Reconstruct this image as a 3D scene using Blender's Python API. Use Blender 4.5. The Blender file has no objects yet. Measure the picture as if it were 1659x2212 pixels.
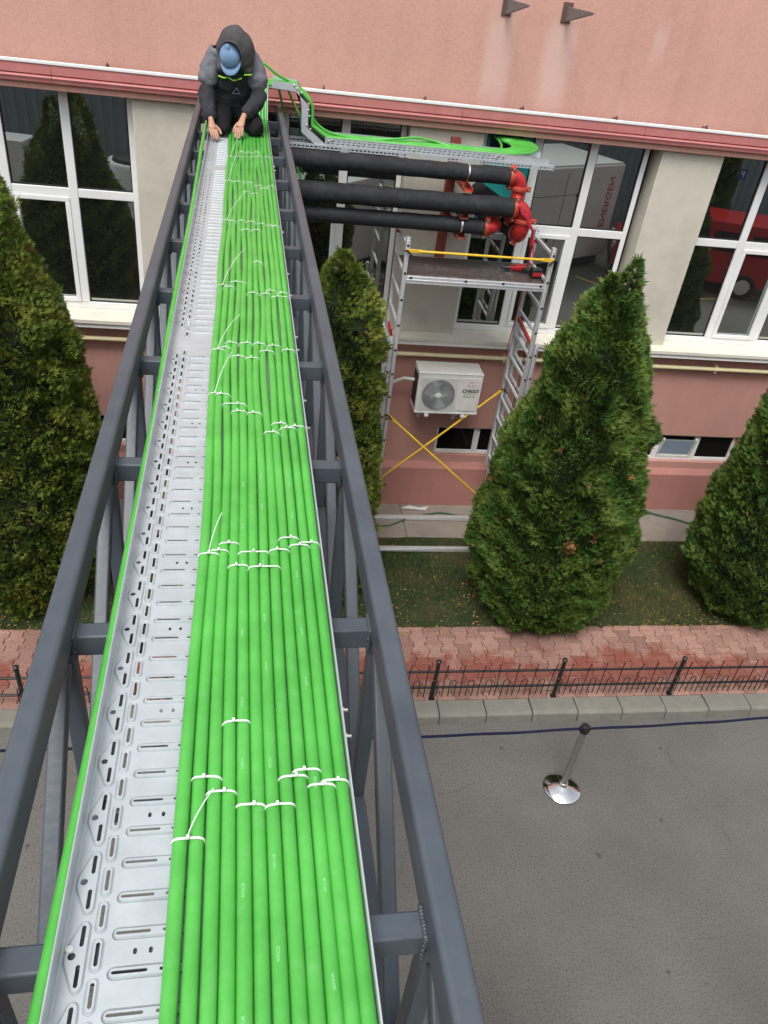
import bpy, bmesh, math, random
import numpy as np
from mathutils import Vector, Matrix, geometry
from math import sin, cos, pi, radians
random.seed(7)
SC = bpy.context.scene
COL = SC.collection
# ------------------------------------------------------------------ camera
f_, P_, R_, Y_ = 1689.06, radians(35.1009), radians(7.52702), radians(-11.2157)
fwd = Vector((-sin(Y_)*cos(P_), cos(Y_)*cos(P_), -sin(P_)))
r0 = Vector((cos(Y_), sin(Y_), 0)); u0 = r0.cross(fwd)
ax = cos(R_)*r0+sin(R_)*u0; bx_ = -sin(R_)*r0+cos(R_)*u0
cam = bpy.data.cameras.new('camera'); camo = bpy.data.objects.new('camera', cam); COL.objects.link(camo)
m = Matrix((ax, bx_, -fwd)).transposed().to_4x4(); m.translation = (0, 0, 6.3); camo.matrix_world = m
cam.sensor_fit = 'VERTICAL'; cam.sensor_height = 24; cam.lens = f_/2212*24
cam.clip_start = 0.05; cam.clip_end = 500
SC.camera = camo
# ------------------------------------------------------------------ light: overcast
W = bpy.data.worlds.new("World"); SC.world = W; W.use_nodes = True
nt = W.node_tree; nt.nodes.clear()
sk = nt.nodes.new('ShaderNodeTexSky'); sk.sky_type = 'NISHITA'; sk.sun_disc = False
sk.sun_elevation = radians(60); sk.sun_rotation = radians(200); sk.air_density = 1.0; sk.dust_density = 3.0
hs = nt.nodes.new('ShaderNodeHueSaturation'); hs.inputs['Saturation'].default_value = 0.28
bg = nt.nodes.new('ShaderNodeBackground'); bg.inputs['Strength'].default_value = 0.15
wo = nt.nodes.new('ShaderNodeOutputWorld')
nt.links.new(sk.outputs[0], hs.inputs['Color']); nt.links.new(hs.outputs[0], bg.inputs[0]); nt.links.new(bg.outputs[0], wo.inputs[0])
sl = bpy.data.lights.new('sun', 'SUN'); sl.energy = 1.25; sl.angle = radians(24); sl.color = (1, .97, .93)
so = bpy.data.objects.new('sun', sl); COL.objects.link(so)
sd = Vector((-0.25, -0.55, 1.0)).normalized()      # direction towards the sun
so.rotation_euler = sd.to_track_quat('Z', 'Y').to_euler()
sk.sun_elevation = math.asin(sd.z); sk.sun_rotation = math.atan2(sd.x, sd.y)
SC.view_settings.view_transform = 'Standard'; SC.view_settings.look = 'None'; SC.view_settings.exposure = 0.60; SC.view_settings.gamma = 1.0

# ------------------------------------------------------------------ materials
def nmat(name):
    mt = bpy.data.materials.new(name); mt.use_nodes = True
    n = mt.node_tree; b = n.nodes['Principled BSDF']
    return mt, n, b
def mat(name, c, rough=.6, metal=0., var=.12, vs=6., bump=0., bs=80., spec=.5, tint=None, coords='Object', dirt=None, dirts=3., dirta=.4):
    """base colour with noise variation between c*(1-var) and c*(1+var) (or tint), optional dirt blotches and bump"""
    mt, n, b = nmat(name); L = n.links
    tc = n.nodes.new('ShaderNodeTexCoord'); co = tc.outputs[coords]
    nz = n.nodes.new('ShaderNodeTexNoise'); nz.inputs['Scale'].default_value = vs; nz.inputs['Detail'].default_value = 6; nz.inputs['Roughness'].default_value = .65
    L.new(co, nz.inputs['Vector'])
    rp = n.nodes.new('ShaderNodeValToRGB'); L.new(nz.outputs['Fac'], rp.inputs[0])
    rp.color_ramp.elements[0].position = .3; rp.color_ramp.elements[1].position = .7
    t = tint or [min(1, x*(1+var)) for x in c]
    rp.color_ramp.elements[0].color = [x*(1-var) for x in c]+[1]; rp.color_ramp.elements[1].color = list(t)+[1]
    out = rp.outputs[0]
    if dirt:
        n2 = n.nodes.new('ShaderNodeTexNoise'); n2.inputs['Scale'].default_value = dirts; n2.inputs['Detail'].default_value = 8; n2.inputs['Roughness'].default_value = .7
        L.new(co, n2.inputs['Vector'])
        r2 = n.nodes.new('ShaderNodeValToRGB'); r2.color_ramp.elements[0].position = .5; r2.color_ramp.elements[1].position = .72
        r2.color_ramp.elements[1].color = (dirta,)*3+(1,)
        L.new(n2.outputs['Fac'], r2.inputs[0])
        mx = n.nodes.new('ShaderNodeMix'); mx.data_type = 'RGBA'; L.new(r2.outputs[0], mx.inputs[0]); L.new(out, mx.inputs[6]); mx.inputs[7].default_value = list(dirt)+[1]
        out = mx.outputs[2]
    L.new(out, b.inputs['Base Color'])
    b.inputs['Roughness'].default_value = rough; b.inputs['Metallic'].default_value = metal
    b.inputs['Specular IOR Level'].default_value = spec
    if bump:
        n3 = n.nodes.new('ShaderNodeTexNoise'); n3.inputs['Scale'].default_value = bs; n3.inputs['Detail'].default_value = 4
        L.new(co, n3.inputs['Vector'])
        bp = n.nodes.new('ShaderNodeBump'); bp.inputs['Strength'].default_value = bump; bp.inputs['Distance'].default_value = .01
        L.new(n3.outputs['Fac'], bp.inputs['Height']); L.new(bp.outputs[0], b.inputs['Normal'])
    return mt
M = {}
M['steel'] = mat('anthracite_paint', (.068, .084, .102), .42, 0., .20, 4, .10, 45, .5, dirt=(.125, .13, .13), dirts=9, dirta=.25)
M['zinc'] = mat('galvanised_steel', (.57, .615, .635), .44, .42, .09, 14, .03, 200, .6, dirt=(.44, .47, .49), dirts=5, dirta=.5)
M['zincd'] = mat('dull_galvanised_steel', (.45, .47, .48), .5, .4, .12, 18, .03, 120)
M['green'] = mat('green_cable_sheath', (.070, .39, .052), .30, 0, .08, 5, .05, 90, .6, tint=(.105, .50, .078), dirt=(.19, .50, .17), dirts=26, dirta=.3)
M['tie'] = mat('white_nylon', (.72, .76, .72), .45, 0, .05, 30)
M['print'] = mat('white_ink', (.24, .62, .24), .5, 0, .15, 90)
M['pvc'] = mat('white_pvc', (.80, .81, .80), .35, 0, .03, 5, dirt=(.62, .61, .56), dirts=3, dirta=.35)
M['cream'] = mat('cream_render', (.60, .56, .47), .85, 0, .06, 5, .5, 150, .3, dirt=(.47, .43, .35), dirts=2.2, dirta=.6)
M['ledge'] = mat('cream_ledge_paint', (.72, .69, .58), .7, 0, .05, 4, .1, 90, .3, dirt=(.42, .40, .34), dirts=4, dirta=.5)
M['pinkp'] = mat('red_brown_gutter_paint', (.49, .175, .165), .5, 0, .06, 3, dirt=(.57, .26, .24), dirts=6, dirta=.4)
M['lip'] = mat('white_flashing', (.80, .79, .77), .5, 0, .05, 5)
M['dark'] = mat('dark_void', (.015, .015, .017), .8)
M['black'] = mat('black_paint', (.014, .014, .016), .4, 0, .3, 20, .1, 90)
M['foam'] = mat('black_foam_insulation', (.018, .019, .021), .75, 0, .25, 12, .35, 160, .35, dirt=(.05, .052, .055), dirts=6, dirta=.5)
M['redp'] = mat('red_pipe_paint', (.42, .018, .020), .38, 0, .15, 9, .1, 60, dirt=(.30, .03, .025), dirts=9, dirta=.5)
M['oranged'] = mat('orange_clamp_paint', (.42, .055, .03), .45, 0, .15, 20, .1, 90)
M['primer'] = mat('red_primer', (.22, .045, .03), .6, 0, .2, 20)
M['bolt'] = mat('bolt_steel', (.62, .60, .55), .3, .8, .1, 40)
M['alu'] = mat('aluminium', (.70, .71, .72), .38, .5, .10, 20, .05, 90, dirt=(.75, .75, .74), dirts=12, dirta=.5)
M['deck'] = mat('phenolic_plywood', (.075, .055, .050), .45, 0, .2, 15, .1, 60, dirt=(.34, .32, .30), dirts=16, dirta=.45)
M['yellow'] = mat('yellow_brace_paint', (.78, .50, .03), .4, 0, .1, 10, dirt=(.55, .26, .04), dirts=12, dirta=.6)
M['gas'] = mat('pale_yellow_paint', (.82, .74, .44), .45, 0, .05, 9)
M['acw'] = mat('off_white_enamel', (.66, .66, .62), .4, 0, .04, 8, dirt=(.46, .43, .36), dirts=5, dirta=.45)
M['acg'] = mat('grey_grille', (.22, .23, .22), .5, .3)
M['turq'] = mat('turquoise_panel', (.02, .38, .36), .55, 0, .08, 6)
M['chrome'] = mat('chrome', (.78, .78, .78), .12, 1, .03, 8, dirt=(.5, .5, .5), dirts=8, dirta=.3)
M['pole'] = mat('brushed_steel_pole', (.42, .41, .39), .3, .85, .1, 30)
M['belt'] = mat('navy_webbing', (.018, .022, .075), .7, 0, .1, 50)
M['kerb'] = mat('kerb_concrete', (.20, .192, .162), .85, 0, .14, 7, .4, 120, dirt=(.18, .175, .15), dirts=3, dirta=.7)
M['slab'] = mat('slab_concrete', (.27, .235, .195), .88, 0, .14, 3, .4, 120, dirt=(.17, .15, .125), dirts=2, dirta=.7)
M['hose'] = mat('green_hose', (.05, .13, .08), .5)
M['soil'] = mat('dark_soil', (.05, .035, .022), .95, 0, .4, 20, .5, 60)
M['white'] = mat('white_panel_paint', (.66, .68, .66), .35, 0, .04, 2, dirt=(.5, .5, .47), dirts=1.2, dirta=.5)
M['jacket'] = mat('grey_jacket_cloth', (.165, .165, .19), .9, 0, .12, 12, .5, 60, .2)
M['jackd'] = mat('charcoal_cloth', (.036, .036, .043), .92, 0, .2, 12, .5, 60, .2)
M['hood'] = mat('hood_fleece', (.085, .078, .082), .95, 0, .12, 14, .5, 70, .2)
M['cap'] = mat('blue_cap_cloth', (.17, .27, .42), .85, 0, .1, 20, .3, 120, .2)
M['trous'] = mat('black_trousers_cloth', (.012, .012, .014), .9, 0, .3, 12, .4, 60, .2)
M['skin'] = mat('skin', (.46, .25, .17), .55, 0, .1, 20, .1, 80)
M['hair'] = mat('dark_hair', (.02, .015, .012), .8)
M['lime'] = mat('lime_piping', (.35, .75, .05), .6)
M['yline'] = mat('yellow_road_paint', (.55, .45, .08), .8, 0, .2, 8)
M['blue'] = mat('blue_plate', (.03, .08, .35), .5)
M['tyre'] = mat('tyre_rubber', (.02, .02, .02), .8)
M['vanred'] = mat('red_car_paint', (.36, .012, .015), .25, 0, .05, 3)
M['clad'] = mat('slate_cladding', (.22, .25, .26), .5, 0, .08, 2)
M['ibc'] = mat('milky_plastic', (.35, .5, .62), .4, 0, .1, 4)
M['rust'] = mat('brown_hook', (.12, .07, .05), .7)
M['trunk'] = mat('bark', (.10, .065, .045), .95, 0, .3, 20, .6, 40)
M['deadleaf'] = mat('dry_brown_foliage', (.42, .21, .07), .85, 0, .3, 30)
M['leaf'] = mat('fallen_leaf', (.38, .25, .09), .8, 0, .4, 3)

def glass():
    mt, n, b = nmat('dark_window_glass'); L = n.links
    b.inputs['Base Color'].default_value = (.008, .010, .010, 1); b.inputs['Roughness'].default_value = .3
    g = n.nodes.new('ShaderNodeBsdfGlossy'); g.inputs['Roughness'].default_value = .0; g.inputs['Color'].default_value = (.90, .96, .93, 1)
    lw = n.nodes.new('ShaderNodeLayerWeight'); lw.inputs['Blend'].default_value = .25
    ma = n.nodes.new('ShaderNodeMapRange'); ma.inputs['To Min'].default_value = .43; ma.inputs['To Max'].default_value = .9
    L.new(lw.outputs['Fresnel'], ma.inputs['Value'])
    tc = n.nodes.new('ShaderNodeTexCoord'); nz = n.nodes.new('ShaderNodeTexNoise'); nz.inputs['Scale'].default_value = .9; nz.inputs['Detail'].default_value = 1
    bp = n.nodes.new('ShaderNodeBump'); bp.inputs['Strength'].default_value = .03; bp.inputs['Distance'].default_value = .02
    L.new(tc.outputs['Object'], nz.inputs['Vector']); L.new(nz.outputs['Fac'], bp.inputs['Height']); L.new(bp.outputs[0], g.inputs['Normal'])
    mx = n.nodes.new('ShaderNodeMixShader'); L.new(ma.outputs[0], mx.inputs[0]); L.new(b.outputs[0], mx.inputs[1]); L.new(g.outputs[0], mx.inputs[2])
    L.new(mx.outputs[0], n.nodes['Material Output'].inputs['Surface']); return mt
M['glass'] = glass()

def stucco(name, ca, cb, streaks=()):
    """mottled pink render; streaks = list of (x, halfwidth, z_low, z_high, amount) washed-out drip stains"""
    mt, n, b = nmat(name); L = n.links
    tc = n.nodes.new('ShaderNodeTexCoord'); co = tc.outputs['Object']
    def noise(s, d=5, r=.6, vec=co):
        q = n.nodes.new('ShaderNodeTexNoise'); q.inputs['Scale'].default_value = s; q.inputs['Detail'].default_value = d; q.inputs['Roughness'].default_value = r
        L.new(vec, q.inputs['Vector']); return q.outputs['Fac']
    rp = n.nodes.new('ShaderNodeValToRGB'); rp.color_ramp.elements[0].position = .32; rp.color_ramp.elements[1].position = .68
    rp.color_ramp.elements[0].color = list(ca)+[1]; rp.color_ramp.elements[1].color = list(cb)+[1]
    L.new(noise(1.3, 8, .7), rp.inputs[0]); out = rp.outputs[0]
    # fine speckle
    mx = n.nodes.new('ShaderNodeMix'); mx.data_type = 'RGBA'; mx.blend_type = 'MULTIPLY'; mx.inputs[0].default_value = .38
    r2 = n.nodes.new('ShaderNodeValToRGB'); r2.color_ramp.elements[0].color = (.72, .72, .72, 1); r2.color_ramp.elements[0].position = .35; r2.color_ramp.elements[1].position = .55
    L.new(noise(70, 3), r2.inputs[0]); L.new(out, mx.inputs[6]); L.new(r2.outputs[0], mx.inputs[7]); out = mx.outputs[2]
    mp = n.nodes.new('ShaderNodeMapping'); mp.inputs['Scale'].default_value = (5, 5, .35); L.new(co, mp.inputs['Vector'])
    r6 = n.nodes.new('ShaderNodeValToRGB'); r6.color_ramp.elements[0].color = (.80, .77, .76, 1); r6.color_ramp.elements[0].position = .3; r6.color_ramp.elements[1].position = .52
    L.new(noise(1, 6, .65, mp.outputs[0]), r6.inputs[0])
    m6 = n.nodes.new('ShaderNodeMix'); m6.data_type = 'RGBA'; m6.blend_type = 'MULTIPLY'; m6.inputs[0].default_value = .33; L.new(out, m6.inputs[6]); L.new(r6.outputs[0], m6.inputs[7]); out = m6.outputs[2]
    if streaks:
        sx = n.nodes.new('ShaderNodeSeparateXYZ'); L.new(co, sx.inputs[0])
        nzv = noise(3, 4)
        for (x, hw, z0, z1, amt) in streaks:
            def math_(op, a, b_=None):
                q = n.nodes.new('ShaderNodeMath'); q.operation = op
                for i, v in enumerate((a, b_)):
                    if v is None: continue
                    if isinstance(v, (int, float)): q.inputs[i].default_value = v
                    else: L.new(v, q.inputs[i])
                return q.outputs[0]
            d = math_('ABSOLUTE', math_('SUBTRACT', sx.outputs[0], x))
            d = math_('ADD', d, math_('MULTIPLY', math_('SUBTRACT', nzv, .5), .12))
            mr = n.nodes.new('ShaderNodeMapRange'); mr.inputs['From Min'].default_value = hw*1.5; mr.inputs['From Max'].default_value = hw*.6
            mr.interpolation_type = 'SMOOTHSTEP'; L.new(d, mr.inputs['Value'])
            m2 = n.nodes.new('ShaderNodeMapRange'); m2.inputs['From Min'].default_value = z1+.1; m2.inputs['From Max'].default_value = z1-.12; L.new(sx.outputs[2], m2.inputs['Value'])
            m3 = n.nodes.new('ShaderNodeMapRange'); m3.inputs['From Min'].default_value = z0-.15; m3.inputs['From Max'].default_value = z0+.15; L.new(sx.outputs[2], m3.inputs['Value'])
            fac = math_('MULTIPLY', math_('MULTIPLY', mr.outputs[0], m2.outputs[0]), math_('MULTIPLY', m3.outputs[0], amt))
            mm = n.nodes.new('ShaderNodeMix'); mm.data_type = 'RGBA'; L.new(fac, mm.inputs[0]); L.new(out, mm.inputs[6]); mm.inputs[7].default_value = (.74, .55, .50, 1); out = mm.outputs[2]
    L.new(out, b.inputs['Base Color']); b.inputs['Roughness'].default_value = .9; b.inputs['Specular IOR Level'].default_value = .25
    bp = n.nodes.new('ShaderNodeBump'); bp.inputs['Strength'].default_value = .5; bp.inputs['Distance'].default_value = .008
    L.new(noise(130, 3), bp.inputs['Height']); L.new(bp.outputs[0], b.inputs['Normal'])
    return mt
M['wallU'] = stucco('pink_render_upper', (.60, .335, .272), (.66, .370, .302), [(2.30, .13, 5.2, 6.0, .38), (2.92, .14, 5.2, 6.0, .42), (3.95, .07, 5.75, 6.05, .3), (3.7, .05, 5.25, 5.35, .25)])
M['wallL'] = stucco('pink_render_shaded', (.50, .262, .215), (.57, .305, .25))  # darker than the upper render: weaker sky light put into the colour
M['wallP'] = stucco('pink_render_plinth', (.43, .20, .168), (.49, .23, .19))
M['lintel'] = stucco('pink_render_lintel', (.60, .325, .265), (.66, .36, .29))

def asphalt():
    mt, n, b = nmat('asphalt'); L = n.links
    tc = n.nodes.new('ShaderNodeTexCoord'); co = tc.outputs['Object']
    def noise(s, d=5, r=.6):
        q = n.nodes.new('ShaderNodeTexNoise'); q.inputs['Scale'].default_value = s; q.inputs['Detail'].default_value = d; q.inputs['Roughness'].default_value = r
        L.new(co, q.inputs['Vector']); return q.outputs['Fac']
    rp = n.nodes.new('ShaderNodeValToRGB'); rp.color_ramp.elements[0].position = .36; rp.color_ramp.elements[1].position = .62
    rp.color_ramp.elements[0].color = (.126, .121, .110, 1); rp.color_ramp.elements[1].color = (.158, .151, .138, 1)
    L.new(noise(.7, 7, .6), rp.inputs[0])
    sp = n.nodes.new('ShaderNodeValToRGB'); e = sp.color_ramp.elements; e[0].position = .36; e[0].color = (.35, .35, .35, 1); e[1].position = .49; e[1].color = (1, 1, 1, 1)
    e2 = e.new(.63); e2.color = (1, 1, 1, 1); e3 = e.new(.74); e3.color = (1.7, 1.7, 1.6, 1)
    L.new(noise(62, 3, .7), sp.inputs[0])
    mx = n.nodes.new('ShaderNodeMix'); mx.data_type = 'RGBA'; mx.blend_type = 'MULTIPLY'; mx.inputs[0].default_value = .62
    L.new(rp.outputs[0], mx.inputs[6]); L.new(sp.outputs[0], mx.inputs[7])
    # oily spots
    vo = n.nodes.new('ShaderNodeTexVoronoi'); vo.voronoi_dimensions = '2D'; vo.inputs['Scale'].default_value = .9
    nw = n.nodes.new('ShaderNodeTexNoise'); nw.inputs['Scale'].default_value = 14; nw.inputs['Detail'].default_value = 3; L.new(co, nw.inputs['Vector'])
    vw = n.nodes.new('ShaderNodeVectorMath'); vw.operation = 'MULTIPLY_ADD'; L.new(nw.outputs['Color'], vw.inputs[0]); vw.inputs[1].default_value = (.07, .07, 0); L.new(co, vw.inputs[2]); L.new(vw.outputs[0], vo.inputs['Vector'])
    vr = n.nodes.new('ShaderNodeValToRGB'); vr.color_ramp.elements[0].position = .010; vr.color_ramp.elements[0].color = (.3, .3, .3, 1); vr.color_ramp.elements[1].position = .026
    L.new(vo.outputs['Distance'], vr.inputs[0])
    m2 = n.nodes.new('ShaderNodeMix'); m2.data_type = 'RGBA'; m2.blend_type = 'MULTIPLY'; m2.inputs[0].default_value = .6
    L.new(mx.outputs[2], m2.inputs[6]); L.new(vr.outputs[0], m2.inputs[7])
    # hairline cracks
    nd = n.nodes.new('ShaderNodeTexNoise'); nd.inputs['Scale'].default_value = 2.2; nd.inputs['Detail'].default_value = 6; L.new(co, nd.inputs['Vector'])
    va = n.nodes.new('ShaderNodeVectorMath'); va.operation = 'MULTIPLY_ADD'; L.new(nd.outputs['Color'], va.inputs[0]); va.inputs[1].default_value = (.5, .5, 0); L.new(co, va.inputs[2])
    v2 = n.nodes.new('ShaderNodeTexVoronoi'); v2.feature = 'DISTANCE_TO_EDGE'; v2.inputs['Scale'].default_value = .55; L.new(va.outputs[0], v2.inputs['Vector'])
    vr2 = n.nodes.new('ShaderNodeValToRGB'); vr2.color_ramp.elements[0].position = .0; vr2.color_ramp.elements[0].color = (.6, .6, .6, 1); vr2.color_ramp.elements[1].position = .004; L.new(v2.outputs['Distance'], vr2.inputs[0])
    n5 = noise(.9, 3); r5 = n.nodes.new('ShaderNodeMapRange'); r5.inputs['From Min'].default_value = .50; r5.inputs['From Max'].default_value = .60; r5.inputs['To Max'].default_value = .8; L.new(n5, r5.inputs['Value'])
    m4 = n.nodes.new('ShaderNodeMix'); m4.data_type = 'RGBA'; m4.blend_type = 'MULTIPLY'; L.new(r5.outputs[0], m4.inputs[0]); L.new(m2.outputs[2], m4.inputs[6]); L.new(vr2.outputs[0], m4.inputs[7])
    L.new(m4.outputs[2], b.inputs['Base Color']); b.inputs['Roughness'].default_value = .85; b.inputs['Specular IOR Level'].default_value = .3
    bp = n.nodes.new('ShaderNodeBump'); bp.inputs['Strength'].default_value = .6; bp.inputs['Distance'].default_value = .008
    L.new(noise(120, 3), bp.inputs['Height']); L.new(bp.outputs[0], b.inputs['Normal'])
    return mt
M['asphalt'] = asphalt()

def paver_mat():
    mt, n, b = nmat('red_concrete_pavers'); L = n.links
    tc = n.nodes.new('ShaderNodeTexCoord'); co = tc.outputs['Object']
    at = n.nodes.new('ShaderNodeAttribute'); at.attribute_name = 'tint'
    rp = n.nodes.new('ShaderNodeValToRGB'); rp.color_ramp.elements[0].color = (.28, .155, .122, 1); rp.color_ramp.elements[1].color = (.42, .245, .195, 1)
    L.new(at.outputs['Fac'], rp.inputs[0])
    nz = n.nodes.new('ShaderNodeTexNoise'); nz.inputs['Scale'].default_value = 1.6; nz.inputs['Detail'].default_value = 7; nz.inputs['Roughness'].default_value = .75; L.new(co, nz.inputs['Vector'])
    sx = n.nodes.new('ShaderNodeSeparateXYZ'); L.new(co, sx.inputs[0])
    # old red spill stain along the fence, wandering edge
    md = n.nodes.new('ShaderNodeMath'); md.operation = 'SUBTRACT'; L.new(sx.outputs[1], md.inputs[0]); md.inputs[1].default_value = 5.68
    ab = n.nodes.new('ShaderNodeMath'); ab.operation = 'ABSOLUTE'; L.new(md.outputs[0], ab.inputs[0])
    mu = n.nodes.new('ShaderNodeMath'); mu.operation = 'MULTIPLY_ADD'; L.new(nz.outputs['Fac'], mu.inputs[0]); mu.inputs[1].default_value = -1.5; L.new(ab.outputs[0], mu.inputs[2])
    mr = n.nodes.new('ShaderNodeMapRange'); mr.inputs['From Min'].default_value = -.48; mr.inputs['From Max'].default_value = -.62; L.new(mu.outputs[0], mr.inputs['Value'])
    ml = n.nodes.new('ShaderNodeMath'); ml.operation = 'MULTIPLY'; L.new(mr.outputs[0], ml.inputs[0]); ml.inputs[1].default_value = .75
    mx = n.nodes.new('ShaderNodeMix'); mx.data_type = 'RGBA'; L.new(ml.outputs[0], mx.inputs[0]); L.new(rp.outputs[0], mx.inputs[6]); mx.inputs[7].default_value = (.24, .055, .035, 1)
    n2 = n.nodes.new('ShaderNodeTexNoise'); n2.inputs['Scale'].default_value = 45; n2.inputs['Detail'].default_value = 4; L.new(co, n2.inputs['Vector'])
    r2 = n.nodes.new('ShaderNodeValToRGB'); r2.color_ramp.elements[0].color = (.66, .66, .66, 1); r2.color_ramp.elements[0].position = .35; r2.color_ramp.elements[1].position = .6; L.new(n2.outputs['Fac'], r2.inputs[0])
    m2 = n.nodes.new('ShaderNodeMix'); m2.data_type = 'RGBA'; m2.blend_type = 'MULTIPLY'; m2.inputs[0].default_value = .7
    L.new(mx.outputs[2], m2.inputs[6]); L.new(r2.outputs[0], m2.inputs[7])
    L.new(m2.outputs[2], b.inputs['Base Color']); b.inputs['Roughness'].default_value = .82; b.inputs['Specular IOR Level'].default_value = .35
    return mt
M['paver'] = paver_mat()

def foliage_mat(name, c0, c1, c2, sc=2.5):
    mt, n, b = nmat(name); L = n.links
    at = n.nodes.new('ShaderNodeAttribute'); at.attribute_name = 'tint'
    tc = n.nodes.new('ShaderNodeTexCoord'); nz = n.nodes.new('ShaderNodeTexNoise'); nz.inputs['Scale'].default_value = sc; nz.inputs['Detail'].default_value = 3
    L.new(tc.outputs['Object'], nz.inputs['Vector'])
    ad = n.nodes.new('ShaderNodeMath'); ad.operation = 'MULTIPLY_ADD'; L.new(nz.outputs['Fac'], ad.inputs[0]); ad.inputs[1].default_value = .9
    hf = n.nodes.new('ShaderNodeMath'); hf.operation = 'MULTIPLY'; L.new(at.outputs['Fac'], hf.inputs[0]); hf.inputs[1].default_value = .5
    L.new(hf.outputs[0], ad.inputs[2])
    rp = n.nodes.new('ShaderNodeValToRGB'); e = rp.color_ramp.elements
    e[0].position = .3; e[0].color = list(c0)+[1]; e[1].position = .95; e[1].color = list(c2)+[1]; k = e.new(.65); k.color = list(c1)+[1]
    L.new(ad.outputs[0], rp.inputs[0])
    L.new(rp.outputs[0], b.inputs['Base Color']); b.inputs['Roughness'].default_value = .6; b.inputs['Specular IOR Level'].default_value = .25
    return mt
M['thuja'] = foliage_mat('thuja_green', (.022, .054, .012), (.056, .120, .021), (.145, .205, .040), 3.5)
M['thujay'] = foliage_mat('thuja_yellow_green', (.034, .064, .012), (.092, .142, .022), (.210, .240, .040), 3.5)
M['core'] = mat('shade_core', (.010, .018, .007), .95, 0, .4, 12)  # deep shade inside the crowns, put into the colour
M['grassb'] = foliage_mat('grass_blades', (.036, .066, .020), (.062, .100, .028), (.18, .155, .06), 1.4)
M['lawn'] = mat('turf', (.030, .045, .018), .95, 0, .3, 5, .6, 60, .2, dirt=(.12, .085, .045), dirts=1.4, dirta=.75)

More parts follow.
